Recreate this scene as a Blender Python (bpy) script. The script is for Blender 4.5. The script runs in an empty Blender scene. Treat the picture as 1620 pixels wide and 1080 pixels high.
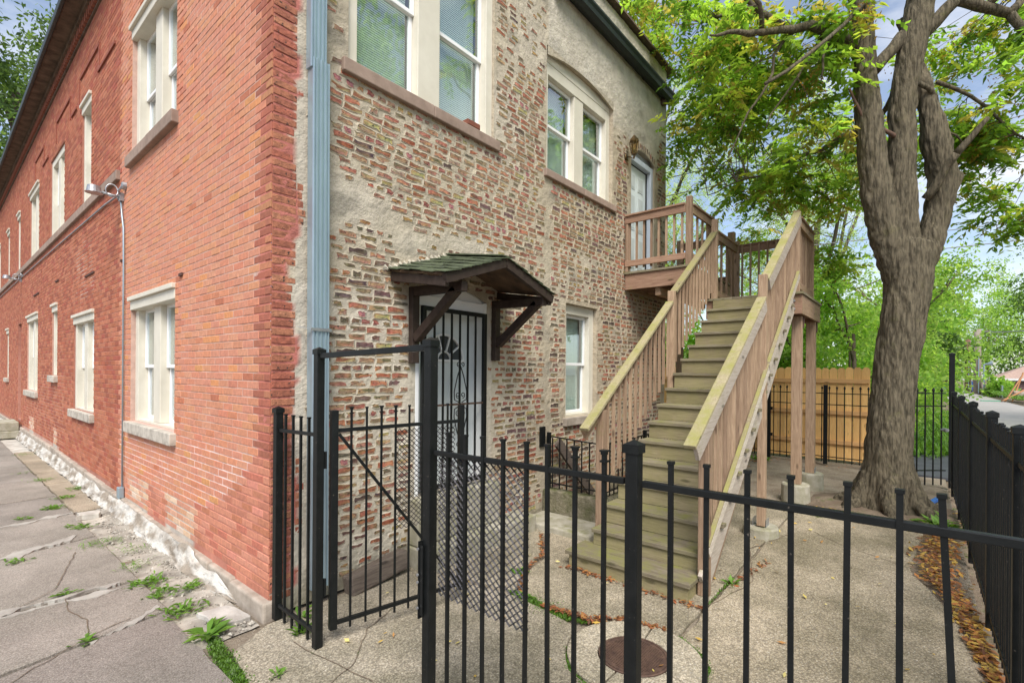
import bpy, bmesh, math, random
import numpy as np
from mathutils import Vector, Matrix, noise
R = math.radians
random.seed(7); RNG = np.random.default_rng(7)
SC = bpy.context.scene
COL = SC.collection
# ------------------------------------------------------------------ camera, sky, sun, exposure
cd = bpy.data.cameras.new("camera"); cam = bpy.data.objects.new("camera", cd); COL.objects.link(cam)
cd.sensor_width = 36.0; cd.lens = 17.178; cd.shift_y = 0.0287; cd.clip_start = 0.05; cd.clip_end = 3000
CAM = Vector((-1.74, -3.927, 1.95)); HEAD = R(39.8); ROLL = math.atan(12 / 1575)
cam.matrix_world = Matrix.Translation(CAM) @ Matrix.Rotation(HEAD - R(90), 4, 'Z') @ Matrix.Rotation(R(90), 4, 'X') @ Matrix.Rotation(ROLL, 4, 'Z')
SC.camera = cam
SUN_EL, SUN_AZ = R(52), R(222)          # azimuth of the sun, counter-clockwise from +X
wd = bpy.data.worlds.new("World"); SC.world = wd; wd.use_nodes = True
nt = wd.node_tree; N, L = nt.nodes, nt.links
bg = N["Background"]; sky = N.new("ShaderNodeTexSky"); sky.sky_type = 'NISHITA'; sky.sun_disc = False
sky.sun_elevation = SUN_EL; sky.sun_rotation = R(90) - SUN_AZ; sky.air_density = 1.0; sky.dust_density = 1.0; sky.ozone_density = 2.0
tc = N.new("ShaderNodeTexCoord"); mp = N.new("ShaderNodeMapping"); mp.inputs['Scale'].default_value = (1.4, 1.4, 3.6); mp.inputs['Location'].default_value = (2.7, 1.1, .5)
nz = N.new("ShaderNodeTexNoise"); nz.inputs['Scale'].default_value = 1.7; nz.inputs['Detail'].default_value = 7; nz.inputs['Roughness'].default_value = .58
rp = N.new("ShaderNodeValToRGB"); rp.color_ramp.elements[0].position = .46; rp.color_ramp.elements[1].position = .74
rp.color_ramp.elements[0].color = (.12, .12, .12, 1); rp.color_ramp.elements[1].color = (1, 1, 1, 1)
mx = N.new("ShaderNodeMix"); mx.data_type = 'RGBA'; mx.inputs['B'].default_value = (7.2, 7.2, 7.3, 1)
L.new(tc.outputs['Generated'], mp.inputs['Vector']); L.new(mp.outputs['Vector'], nz.inputs['Vector']); L.new(nz.outputs['Fac'], rp.inputs['Fac'])
L.new(rp.outputs['Color'], mx.inputs['Factor']); L.new(sky.outputs['Color'], mx.inputs['A']); L.new(mx.outputs['Result'], bg.inputs['Color'])
bg.inputs['Strength'].default_value = 0.09
sd = bpy.data.lights.new("sun", 'SUN'); sd.energy = 2.5; sd.angle = R(30); sd.color = (1, .96, .9)
sun = bpy.data.objects.new("sun", sd); COL.objects.link(sun)
sv = Vector((math.cos(SUN_AZ) * math.cos(SUN_EL), math.sin(SUN_AZ) * math.cos(SUN_EL), math.sin(SUN_EL)))
sun.rotation_euler = (-sv).to_track_quat('-Z', 'Y').to_euler(); sun.location = sv * 60
SC.view_settings.view_transform = 'Standard'; SC.view_settings.look = 'None'
SC.view_settings.exposure = 1.1; SC.view_settings.gamma = 1; SC.view_settings.use_curve_mapping = False

# ------------------------------------------------------------------ helpers
WL = {}                                   # world origin of every object built

def px(p):
    """pixel (in a 1620 wide frame) of a world point, used only to rank bricks by their size in view"""
    d = Vector(p) - CAM
    f = Vector((math.cos(HEAD), math.sin(HEAD), 0)); r = Vector((math.sin(HEAD), -math.cos(HEAD), 0))
    z = d.dot(f)
    if z < .2: return None
    return 810 + 773 * d.dot(r) / z, 586.5 - 773 * d.z / z, z

def tag(o, label=None, cat=None, group=None, kind=None):
    if label: o['label'] = label
    if cat: o['category'] = cat
    if group: o['group'] = group
    if kind: o['kind'] = kind
    return o

def empty(name, loc, label=None, cat=None, group=None):
    o = bpy.data.objects.new(name, None); COL.objects.link(o); o.location = loc; o.empty_display_size = .2
    WL[o] = Vector(loc); return tag(o, label, cat, group)

def place(me, name, parent, loc, mat=None):
    o = bpy.data.objects.new(name, me); COL.objects.link(o)
    loc = Vector(loc); WL[o] = loc
    if parent is not None:
        o.parent = parent; o.location = loc - WL[parent]
    else: o.location = loc
    return o

class MB:
    def __init__(s): s.v, s.f, s.c, s.m = [], [], [], []
    def add(s, vs, fs, col=None, mi=0):
        n = len(s.v); s.v.extend([tuple(p) for p in vs]); s.f.extend([tuple(i + n for i in f) for f in fs])
        s.c.extend([col or (1, 1, 1)] * len(vs)); s.m.extend([mi] * len(fs)); return s
    def box(s, a, b, col=None, mi=0):
        x0, x1 = sorted((a[0], b[0])); y0, y1 = sorted((a[1], b[1])); z0, z1 = sorted((a[2], b[2]))
        return s.add([(x0, y0, z0), (x1, y0, z0), (x1, y1, z0), (x0, y1, z0), (x0, y0, z1), (x1, y0, z1), (x1, y1, z1), (x0, y1, z1)],
                     [(0, 3, 2, 1), (4, 5, 6, 7), (0, 1, 5, 4), (1, 2, 6, 5), (2, 3, 7, 6), (3, 0, 4, 7)], col, mi)
    def bar(s, p, q, w, h, up=(0, 0, 1), col=None, mi=0):
        p, q, up = Vector(p), Vector(q), Vector(up)
        d = (q - p).normalized(); a = d.cross(up)
        if a.length < 1e-4: a = d.cross(Vector((1, 0, 0)))
        a = a.normalized(); b = a.cross(d).normalized()
        vs = []
        for e in (p, q):
            for i, j in ((-1, -1), (1, -1), (1, 1), (-1, 1)): vs.append(e + a * (i * w / 2) + b * (j * h / 2))
        return s.add(vs, [(0, 1, 2, 3), (7, 6, 5, 4), (0, 4, 5, 1), (1, 5, 6, 2), (2, 6, 7, 3), (3, 7, 4, 0)], col, mi)
    def tube(s, pts, rads, n=8, col=None, cap=True, mi=0, wob=0.0):
        pts = [Vector(p) for p in pts]
        if not hasattr(rads, '__len__'): rads = [rads] * len(pts)
        base = len(s.v); vs, fs = [], []; a = None
        for i, p in enumerate(pts):
            d = (pts[min(i + 1, len(pts) - 1)] - pts[max(i - 1, 0)]).normalized()
            if a is None:
                a = d.cross(Vector((0.13, .27, 1)))
                if a.length < .1: a = d.cross(Vector((1, 0, 0)))
            a = (a - d * a.dot(d)).normalized(); b = d.cross(a)
            for k in range(n):
                t = 2 * math.pi * k / n; rr = rads[i] * (1 + wob * random.uniform(-1, 1))
                vs.append(p + a * (rr * math.cos(t)) + b * (rr * math.sin(t)))
        for i in range(len(pts) - 1):
            for k in range(n):
                fs.append((i * n + k, i * n + (k + 1) % n, (i + 1) * n + (k + 1) % n, (i + 1) * n + k))
        if cap:
            fs.append(tuple(range(n - 1, -1, -1))); fs.append(tuple((len(pts) - 1) * n + k for k in range(n)))
        return s.add(vs, fs, col, mi)
    def prism(s, poly, z0, z1, col=None, mi=0):
        n = len(poly)
        return s.add([(x, y, z0) for x, y in poly] + [(x, y, z1) for x, y in poly],
                     [tuple(range(n - 1, -1, -1)), tuple(range(n, 2 * n))] + [(i, (i + 1) % n, n + (i + 1) % n, n + i) for i in range(n)], col, mi)
    def mesh(s, name, mat, o=Vector((0, 0, 0)), smooth=False):
        me = bpy.data.meshes.new(name)
        me.from_pydata([(p[0] - o[0], p[1] - o[1], p[2] - o[2]) for p in s.v], [], s.f)
        if True:
            at = me.color_attributes.new("col", 'FLOAT_COLOR', 'POINT')
            arr = np.ones((len(s.c), 4), np.float32); arr[:, :3] = np.array(s.c, np.float32); at.data.foreach_set("color", arr.ravel())
        for m in (mat if isinstance(mat, (list, tuple)) else [mat]): me.materials.append(m)
        if any(s.m): me.polygons.foreach_set("material_index", s.m)
        if smooth: me.polygons.foreach_set("use_smooth", [True] * len(me.polygons))
        me.update(); return me
    def build(s, name, mat, parent=None, smooth=False, at=None, kind=None):
        o = Vector(at) if at is not None else (WL[parent] if parent is not None else Vector((0, 0, 0)))
        ob = place(s.mesh(name, mat, o, smooth), name, parent, o)
        if kind: ob['kind'] = kind
        return ob

def bevel(ob, w=.004, seg=2):
    m = ob.modifiers.new("bevel", 'BEVEL'); m.width = w; m.segments = seg; m.limit_method = 'ANGLE'; m.angle_limit = R(40); return ob

def quads_mesh(name, V, mat, colors, parent=None, at=None, kind=None, tri=False):
    """V: (n,4,3) quads (numpy), colors (n,3)"""
    n, k = V.shape[0], V.shape[1]
    o = np.array(at if at is not None else (WL[parent] if parent is not None else (0, 0, 0)), np.float32)
    me = bpy.data.meshes.new(name); me.vertices.add(n * k); me.loops.add(n * k); me.polygons.add(n)
    me.vertices.foreach_set("co", (V.reshape(-1, 3) - o).astype(np.float32).ravel())
    me.loops.foreach_set("vertex_index", np.arange(n * k, dtype=np.int32))
    me.polygons.foreach_set("loop_start", np.arange(0, n * k, k, dtype=np.int32))
    me.polygons.foreach_set("loop_total", np.full(n, k, np.int32))
    at_ = me.color_attributes.new("col", 'FLOAT_COLOR', 'POINT')
    arr = np.ones((n * k, 4), np.float32); arr[:, :3] = np.repeat(colors, k, 0); at_.data.foreach_set("color", arr.ravel())
    me.materials.append(mat); me.update(); me.validate()
    ob = place(me, name, parent, Vector([float(c) for c in o]))
    if kind: ob['kind'] = kind
    return ob

# ------------------------------------------------------------------ materials
def nodes(name):
    m = bpy.data.materials.new(name); m.use_nodes = True
    return m, m.node_tree.nodes, m.node_tree.links, m.node_tree.nodes["Principled BSDF"]

def mixc(N, L, fac, a, b, mode='MIX'):
    n = N.new("ShaderNodeMix"); n.data_type = 'RGBA'; n.blend_type = mode
    for k, val in (('Factor', fac), ('A', a), ('B', b)):
        if hasattr(val, 'links'): L.new(val, n.inputs[k])
        elif k == 'Factor': n.inputs[k].default_value = val
        else: n.inputs[k].default_value = (*val, 1)
    return n.outputs['Result']

def noise_n(N, L, scale, detail=6, rough=.6, stretch=None, vec=None, dist=0):
    if vec is None: vec = N.new("ShaderNodeNewGeometry").outputs['Position']
    if stretch:
        mp = N.new("ShaderNodeMapping"); mp.inputs['Scale'].default_value = stretch; L.new(vec, mp.inputs['Vector']); vec = mp.outputs['Vector']
    n = N.new("ShaderNodeTexNoise"); n.inputs['Scale'].default_value = scale; n.inputs['Detail'].default_value = detail
    n.inputs['Roughness'].default_value = rough; n.inputs['Distortion'].default_value = dist; L.new(vec, n.inputs['Vector']); return n.outputs['Fac']

def ramp(N, L, fac, a, b, ca=(0, 0, 0), cb=(1, 1, 1)):
    r = N.new("ShaderNodeValToRGB"); r.color_ramp.elements[0].position = a; r.color_ramp.elements[1].position = b
    r.color_ramp.elements[0].color = (*ca, 1); r.color_ramp.elements[1].color = (*cb, 1); L.new(fac, r.inputs['Fac']); return r.outputs['Color']

def bump_n(N, L, bs, h, strength, dist=.01):
    b = N.new("ShaderNodeBump"); b.inputs['Strength'].default_value = strength; b.inputs['Distance'].default_value = dist
    L.new(h, b.inputs['Height']); L.new(b.outputs['Normal'], bs.inputs['Normal'])

def mat(name, c1, c2=None, scale=6, rough=.75, bump=.3, bscale=None, bdist=.01, metal=0, attr=False, spec=.3, lo=.35, hi=.65, speck=None, speck_s=60, speck_t=(.62, .7), moss=None, moss_t=(.5, .62), rnd=0, stretch=None, agg=None, agg_s=70, stain=0):
    m, N, L, B = nodes(name)
    c2 = c2 or tuple(x * .7 for x in c1)
    f = ramp(N, L, noise_n(N, L, scale, stretch=stretch), lo, hi)
    if attr:
        a = N.new("ShaderNodeAttribute"); a.attribute_name = "col"
        base = mixc(N, L, 1.0, a.outputs['Color'], mixc(N, L, f, c1, c2), 'MULTIPLY')
    else: base = mixc(N, L, f, c1, c2)
    if speck: base = mixc(N, L, ramp(N, L, noise_n(N, L, speck_s, 3), *speck_t), base, speck)
    if agg:
        vo = N.new('ShaderNodeTexVoronoi'); vo.inputs['Scale'].default_value = agg_s; L.new(N.new('ShaderNodeNewGeometry').outputs['Position'], vo.inputs['Vector'])
        sp = N.new('ShaderNodeSeparateXYZ'); L.new(vo.outputs['Color'], sp.inputs[0])
        base = mixc(N, L, 1.0, base, ramp(N, L, sp.outputs['X'], 0, 1, (1 - agg,) * 3, (1 + agg, 1 + agg * .97, 1 + agg * .92)), 'MULTIPLY')
        base = mixc(N, L, 1.0, base, ramp(N, L, vo.outputs['Distance'], .25, .75, (1.06,) * 3, (.70, .68, .66)), 'MULTIPLY')
    if stain:
        base = mixc(N, L, 1.0, base, ramp(N, L, noise_n(N, L, .9, 8, .66), .40, .60, (1 - stain, 1 - stain, 1 - stain * 1.15), (1.06, 1.05, 1.03)), 'MULTIPLY')
    if rnd:
        oi = N.new("ShaderNodeObjectInfo")
        base = mixc(N, L, 1.0, base, ramp(N, L, oi.outputs['Random'], 0, 1, (1 - rnd,) * 3, (1 + rnd * .5,) * 3), 'MULTIPLY')
    if moss:
        g = N.new("ShaderNodeNewGeometry"); sx = N.new("ShaderNodeSeparateXYZ"); L.new(g.outputs['Normal'], sx.inputs[0])
        upf = ramp(N, L, sx.outputs['Z'], .25, .7, (.55, .55, .55)); mm = N.new("ShaderNodeMath"); mm.operation = 'MULTIPLY'
        L.new(ramp(N, L, noise_n(N, L, 4.5, 8, .7), *moss_t), mm.inputs[0]); L.new(upf, mm.inputs[1])
        base = mixc(N, L, mm.outputs[0], base, moss)
    L.new(base, B.inputs['Base Color']); B.inputs['Roughness'].default_value = rough; B.inputs['Metallic'].default_value = metal
    B.inputs['Specular IOR Level'].default_value = spec
    if bump: bump_n(N, L, B, noise_n(N, L, bscale or scale * 6, 8, .65, stretch=stretch), bump, bdist)
    return m

def wood(name, axis, c1, c2, moss=None, moss_t=(.45, .6), rough=.8):
    st = {'x': (1.2, 16, 16), 'y': (16, 1.2, 16), 'z': (16, 16, 1.2)}[axis]
    m, N, L, B = nodes(name)
    oi = N.new("ShaderNodeObjectInfo"); g = N.new("ShaderNodeNewGeometry"); ad = N.new("ShaderNodeVectorMath"); ad.operation = 'ADD'
    sc = N.new("ShaderNodeVectorMath"); sc.operation = 'SCALE'; cb = N.new("ShaderNodeCombineXYZ")
    for k in 'XYZ': L.new(oi.outputs['Random'], cb.inputs[k])
    sc.inputs['Scale'].default_value = 7.3; L.new(cb.outputs[0], sc.inputs[0]); L.new(g.outputs['Position'], ad.inputs[0]); L.new(sc.outputs[0], ad.inputs[1])
    gr = noise_n(N, L, 3.2, 9, .62, st, ad.outputs[0], .8)
    base = mixc(N, L, ramp(N, L, gr, .34, .66), c1, c2)
    fine = noise_n(N, L, 11, 6, .7, st, ad.outputs[0])
    base = mixc(N, L, ramp(N, L, fine, .56, .72, (0, 0, 0), (.55, .55, .55)), base, tuple(x * .45 for x in c2))
    kn = N.new("ShaderNodeTexVoronoi"); kn.inputs['Scale'].default_value = 1.0
    mpk = N.new("ShaderNodeMapping"); mpk.inputs['Scale'].default_value = {'x': (2.2, 7, 7), 'y': (7, 2.2, 7), 'z': (7, 7, 2.2)}[axis]
    L.new(ad.outputs[0], mpk.inputs['Vector']); L.new(mpk.outputs['Vector'], kn.inputs['Vector'])
    base = mixc(N, L, ramp(N, L, kn.outputs['Distance'], .07, .15, (.75, .75, .75), (0, 0, 0)), base, tuple(x * .3 for x in c2))
    base = mixc(N, L, 1.0, base, ramp(N, L, oi.outputs['Random'], 0, 1, (.78, .75, .74), (1.16, 1.15, 1.12)), 'MULTIPLY')
    if moss:
        sx = N.new("ShaderNodeSeparateXYZ"); L.new(g.outputs['Normal'], sx.inputs[0])
        upf = ramp(N, L, sx.outputs['Z'], .2, .7, (.35, .35, .35)); mm = N.new("ShaderNodeMath"); mm.operation = 'MULTIPLY'
        L.new(ramp(N, L, noise_n(N, L, 5, 8, .7), *moss_t), mm.inputs[0]); L.new(upf, mm.inputs[1])
        base = mixc(N, L, mm.outputs[0], base, moss)
    L.new(base, B.inputs['Base Color']); B.inputs['Roughness'].default_value = rough; B.inputs['Specular IOR Level'].default_value = .2
    bump_n(N, L, B, fine, .5, .006); return m

def leafmat(name, tr=.45, vary=.25):
    m, N, L, B = nodes(name)
    a = N.new("ShaderNodeAttribute"); a.attribute_name = "col"
    c = mixc(N, L, ramp(N, L, noise_n(N, L, 9, 4), .35, .65), a.outputs['Color'], (.09, .13, .02)); 
    c = mixc(N, L, vary, a.outputs['Color'], c)
    B.inputs['Roughness'].default_value = .5; B.inputs['Specular IOR Level'].default_value = .3; L.new(c, B.inputs['Base Color'])
    t = N.new("ShaderNodeBsdfTranslucent"); L.new(mixc(N, L, 1.0, c, (2.3, 2.2, 1.2), 'MULTIPLY'), t.inputs['Color'])
    mxs = N.new("ShaderNodeMixShader"); mxs.inputs[0].default_value = tr
    L.new(B.outputs[0], mxs.inputs[1]); L.new(t.outputs[0], mxs.inputs[2]); L.new(mxs.outputs[0], N["Material Output"].inputs['Surface']); return m

def glassmat(name, tint=(.90, .95, .93), fac=.10):
    m, N, L, B = nodes(name)
    t = N.new("ShaderNodeBsdfTransparent"); t.inputs['Color'].default_value = (*tint, 1)
    g = N.new("ShaderNodeBsdfGlossy"); g.inputs['Roughness'].default_value = .015; g.inputs['Color'].default_value = (.95, .97, 1, 1)
    lw = N.new("ShaderNodeLayerWeight"); lw.inputs['Blend'].default_value = .5; fr = N.new("ShaderNodeMath"); fr.operation = 'POWER'; fr.inputs[1].default_value = 3.2; L.new(lw.outputs['Facing'], fr.inputs[0]); ad = N.new("ShaderNodeMath"); ad.operation = 'ADD'; ad.use_clamp = True
    ad.inputs[1].default_value = fac; L.new(fr.outputs[0], ad.inputs[0])
    x = N.new("ShaderNodeMixShader"); L.new(ad.outputs[0], x.inputs[0]); L.new(t.outputs[0], x.inputs[1]); L.new(g.outputs[0], x.inputs[2])
    L.new(x.outputs[0], N["Material Output"].inputs['Surface']); return m

M = {}
M['red_brick'] = mat('red_brick', (1.06, 1.03, 1.0), (.82, .8, .8), 26, .85, .5, 120, .004, attr=True, speck=(.07, .035, .025), speck_s=75, speck_t=(.70, .78))
M['tan_brick'] = mat('tan_brick', (1.15, 1.12, 1.1), (.62, .6, .62), 22, .88, .8, 70, .01, attr=True, speck=(.035, .03, .028), speck_s=34, speck_t=(.60, .68))
M['mortar'] = mat('mortar', (1.08, 1.07, 1.05), (.80, .79, .78), 5, .95, .9, 17, .025, attr=True, speck=(.22, .19, .15), speck_s=9, speck_t=(.70, .82))
M['joint'] = mat('joint', (1.1, 1.08, 1.07), (.85, .83, .83), 9, .95, .6, 60, .006, attr=True)
M['stone'] = mat('stone', (.46, .39, .32), (.30, .25, .20), 7, .9, .6, 40, .008, rnd=.15)
M['sill_stone'] = mat('sill_stone', (.50, .45, .38), (.24, .21, .17), 9, .9, .6, 45, .006, rnd=.1, lo=.45, hi=.75)
M['brown_sill'] = mat('brown_sill', (.33, .24, .19), (.25, .18, .14), 9, .85, .4, 50, .004, rnd=.1)
M['beige'] = mat('beige', (.64, .60, .50), (.56, .52, .425), 3, .55, .12, 30, .003, spec=.4)
M['white_frame'] = mat('white_frame', (.80, .80, .79), (.74, .74, .73), 4, .4, 0, spec=.45)
M['white_door'] = mat('white_door', (.68, .72, .71), (.62, .66, .66), 3, .5, .05, 40, .002, spec=.4)
M['blind'] = mat('blind', (.80, .84, .78), (.72, .76, .71), 2, .6, 0)
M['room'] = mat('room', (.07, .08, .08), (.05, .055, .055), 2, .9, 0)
M['glass'] = glassmat('glass')
M['fillet'] = mat('fillet', (.50, .475, .43), (.24, .205, .165), 9, .95, .9, 28, .02, lo=.44, hi=.62)
M['galv'] = mat('galv', (.36, .46, .52), (.30, .385, .44), 3, .38, .05, 60, .002, metal=.55, spec=.5, stretch=(3, 3, .6))
M['steel'] = mat('steel', (.45, .46, .47), (.30, .30, .31), 12, .4, .1, 50, .002, metal=.7)
M['gutter'] = mat('gutter', (.03, .038, .038), (.02, .026, .026), 4, .5, .1, 30, .003, spec=.3)
M['soffit'] = mat('soffit', (.17, .12, .085), (.075, .055, .04), 5, .85, .5, 30, .01)
M['iron'] = mat('iron', (.005, .006, .006), (.009, .010, .010), 14, .42, .18, 70, .003, spec=.28, speck=(.10, .085, .07), speck_s=60, speck_t=(.68, .76))
M['mesh_metal'] = mat('mesh_metal', (.06, .055, .06), (.02, .02, .02), 30, .42, 0, metal=.4)
M['hood_wood'] = mat('hood_wood', (.030, .019, .015), (.050, .034, .026), 8, .6, .3, 40, .004, stretch=(2, 2, 2))
M['shingle'] = mat('shingle', (.095, .115, .06), (.055, .065, .042), 16, .95, .8, 120, .006, rnd=.3)
M['underlay'] = mat('underlay', (.16, .10, .06), (.06, .04, .03), 6, .9, .5, 30, .01)
WB = ((.34, .21, .14), (.22, .125, .08)); MOSS = (.20, .215, .055)
M['wood_z'] = wood('wood_z', 'z', (.42, .30, .205), (.255, .17, .11), MOSS, (.64, .8))
M['wood_x'] = wood('wood_x', 'x', (.39, .275, .185), (.25, .16, .105), MOSS, (.5, .7))
M['wood_y'] = wood('wood_y', 'y', (.40, .26, .18), (.26, .155, .105), MOSS, (.55, .75))
M['wood_grey_x'] = wood('wood_grey_x', 'x', (.56, .50, .43), (.40, .34, .28), MOSS, (.55, .75))
M['wood_moss_x'] = wood('wood_moss_x', 'x', (.38, .33, .215), (.25, .205, .13), (.27, .255, .085), (.36, .62))
M['tread'] = wood('tread', 'y', (.27, .235, .17), (.155, .13, .09), (.19, .185, .06), (.40, .64))
M['riser'] = wood('riser', 'y', (.31, .26, .165), (.20, .165, .105), (.245, .235, .075), (.30, .56))
M['cedar'] = wood('cedar', 'z', (.84, .53, .215), (.72, .41, .15))
M['cedar_y'] = wood('cedar_y', 'y', (.72, .43, .19), (.60, .33, .14))
M['old_wood'] = wood('old_wood', 'x', (.17, .14, .115), (.09, .07, .06))
M['orange_wood'] = wood('orange_wood', 'x', (.50, .26, .13), (.40, .19, .09))
M['concrete'] = mat('concrete', (.39, .345, .28), (.315, .28, .22), 2.2, .95, .9, 80, .008, speck=(.55, .52, .46), speck_s=75, speck_t=(.60, .68), attr=True, agg=.34, agg_s=88, stain=.40)
M['footing'] = mat('footing', (.40, .37, .30), (.27, .25, .18), 6, .95, .7, 60, .008, moss=(.16, .16, .05), moss_t=(.5, .7))
M['walk'] = mat('walk', (.345, .318, .285), (.28, .255, .228), 1.6, .95, .8, 110, .006, attr=True, speck=(.48, .44, .38), speck_s=70, speck_t=(.64, .72), agg=.16, agg_s=110, stain=.2)
M['soil'] = mat('soil', (.14, .10, .07), (.22, .17, .12), 3, 1, .9, 30, .03, moss=(.07, .10, .02), moss_t=(.55, .68))
M['gravel'] = mat('gravel', (.55, .52, .46), (.34, .31, .27), 5, .95, .6, 60, .01, attr=True)
M['dirt'] = mat('dirt', (.30, .25, .19), (.20, .155, .11), 2.5, 1, 1, 40, .03, speck=(.45, .40, .32), speck_s=30, speck_t=(.6, .7))
M['alley'] = mat('alley', (.36, .34, .31), (.29, .275, .25), .8, .95, .3, 30, .01)
M['asphalt'] = mat('asphalt', (.06, .065, .075), (.085, .09, .10), 3, .9, .5, 80, .006)
M['rust'] = mat('rust', (.14, .085, .06), (.085, .052, .04), 20, .7, .5, 90, .004, metal=.3)
M['bark'] = mat('bark', (.054, .045, .029), (.158, .130, .086), 14, .95, 1, 16, .035, moss=(.15, .14, .05), moss_t=(.58, .76), stretch=(2.4, 2.4, .42), lo=.36, hi=.60)
M['bark_far'] = mat('bark_far', (.17, .13, .10), (.09, .07, .055), 3, .95, .6, 20, .03)
M['dead_wood'] = mat('dead_wood', (.15, .085, .055), (.08, .05, .038), 8, .9, .6, 40, .01)
M['leaf'] = leafmat('leaf', .6); M['leaf_far'] = leafmat('leaf_far', .6); M['dry_leaf'] = leafmat('dry_leaf', .2, .1)
M['foundation'] = mat('foundation', (.30, .26, .19), (.13, .12, .075), 7, .95, 1, 26, .03, moss=(.09, .10, .03), moss_t=(.4, .6))
M['brass'] = mat('brass', (.22, .14, .06), (.08, .055, .03), 20, .4, .1, metal=.8)
M['amber'] = glassmat('amber', (.9, .8, .55), .1)
M['lettering'] = mat('lettering', (.015, .02, .02), (.02, .02, .02), 5, .5, 0)
M['grass'] = leafmat('grass', .3)
M['siding'] = mat('siding', (.17, .11, .105), (.14, .09, .085), 2, .7, 0)
M['roofing'] = mat('roofing', (.42, .30, .24), (.32, .22, .18), 5, .9, .4, 30, .02)
M['paint_white'] = mat('paint_white', (.75, .74, .72), (.66, .65, .63), 3, .6, 0)
M['blue'] = mat('blue', (.02, .12, .45), (.02, .10, .36), 4, .4, 0, spec=.5)
M['green_plastic'] = mat('green_plastic', (.03, .30, .16), (.03, .25, .13), 4, .5, 0)
M['wire'] = mat('wire', (.32, .32, .33), (.22, .22, .23), 4, .6, 0)
M['pole'] = mat('pole', (.30, .255, .21), (.20, .165, .13), 4, .9, .4, 20, .02, stretch=(3, 3, .4))
M['pole_red'] = mat('pole_red', (.24, .12, .09), (.17, .09, .07), 4, .9, .4, 20, .02, stretch=(3, 3, .4))
M['roof_tar'] = mat('roof_tar', (.05, .05, .05), (.07, .07, .07), 3, .95, .3)

# ------------------------------------------------------------------ ground, sidewalk, yard, alley
def zg(x): return -.0075 * max(0.0, x - 10)
b = MB()
gx = [-400, -60, -20, -8, 0, 10, 20, 40, 70, 110, 200, 600, 1500]
gy = [-900, -200, -60, -30, -12, -5, 0, 5, 20, 60, 300, 900]
for x in gx:
    for y in gy: b.v.append((x, y, zg(x) - .07)); b.c.append((1, 1, 1))
for i in range(len(gx) - 1):
    for j in range(len(gy) - 1):
        k = i * len(gy) + j; b.f.append((k, k + len(gy), k + len(gy) + 1, k + 1)); b.m.append(0)
tag(b.build('ground', M['soil']), kind='structure')

def rough_poly(pts, step=.09, amp=.012, seed=0):
    out = []; n = len(pts)
    for i in range(n):
        p, q = Vector((*pts[i], 0)), Vector((*pts[(i + 1) % n], 0)); k = max(1, int((q - p).length / step)); d = (q - p).normalized() if (q - p).length else Vector((1, 0, 0)); nn = Vector((-d.y, d.x, 0))
        for j in range(k):
            r = p + (q - p) * (j / k); a = amp * (noise.noise(Vector((r.x * 5, r.y * 5, seed))) * 1.6)
            if 0 < j: r = r + nn * a
            out.append((r.x, r.y))
    return out

def slab(parent, name, pts, z0, z1, m, col, seed=0, amp=.012, step=.09):
    poly = rough_poly(pts, step, amp, seed)
    c = (sum(p[0] for p in poly) / len(poly), sum(p[1] for p in poly) / len(poly))
    bb = MB(); n = len(poly)
    ins = []
    for x, y in poly:
        d = Vector((c[0] - x, c[1] - y)); d = d.normalized() * .012; ins.append((x + d.x, y + d.y))
    bb.add([(x, y, z0) for x, y in poly] + [(x, y, z1 - .01) for x, y in poly] + [(x, y, z1) for x, y in ins],
           [(i, (i + 1) % n, n + (i + 1) % n, n + i) for i in range(n)] + [(n + i, n + (i + 1) % n, 2 * n + (i + 1) % n, 2 * n + i) for i in range(n)] + [tuple(range(2 * n, 3 * n))], col)
    return bb.build(name, m, parent, at=(c[0], c[1], z0))

walk = tag(MB().box((-6.5, -9, -.066), (-.1, 60, -.05)).build('sidewalk', M['gravel']), kind='structure')
js = [(-9.0, -9.0), (-4.2, -4.0), (.30, .72), (1.66, 1.62), (3.0, 3.45), (4.55, 4.78), (6.0, 6.2), (7.85, 7.82), (9.5, 9.5), (11.2, 11.2), (13, 13), (15, 15), (18, 18), (22, 22), (27, 27), (40, 40)]
tone = [(.92, .90, .9), (.80, .77, .77), (.95, .93, .92), (1, .99, .98), (.98, .97, .96), (.93, .92, .92), (1.02, 1, .98), (.96, .95, .95), (1, 1, 1), (.95, .95, .95)]
for i in range(len(js) - 1):
    (a0, a1), (b0, b1) = js[i], js[i + 1]; g = .012 if i not in (2, 3, 5) else .05
    xr = -.50 if i < 2 else -.46
    slab(walk, 'paving_slab', [(-2.9, a0 - .08 + g), (xr, a1 + g * .6), (xr, b1 - g), (-2.9, b0 - .12 - g)], -.045, .0 + random.uniform(-.004, .004), M['walk'], tone[i % 10], i, .010)
    slab(walk, 'paving_slab', [(-6.4, a0 + g), (-2.93, a0 - .08 + g), (-2.93, b0 - .12 - g), (-6.4, b0 - g)], -.045, .0 + random.uniform(-.004, .004), M['walk'], tone[(i + 3) % 10], i + 50, .010)
for i, (a, c) in enumerate(((4.9, 6.1), (6.15, 7.3), (7.35, 8.6), (8.65, 10.2), (10.25, 12))):      # sandy strip of slabs beside the wall
    slab(walk, 'edge_slab', [(-.44, a), (-.14, a + .03), (-.14, c), (-.44, c - .03)], -.045, -.008, M['walk'], (1.18, 1.08, .92), i + 90, .014)
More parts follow.
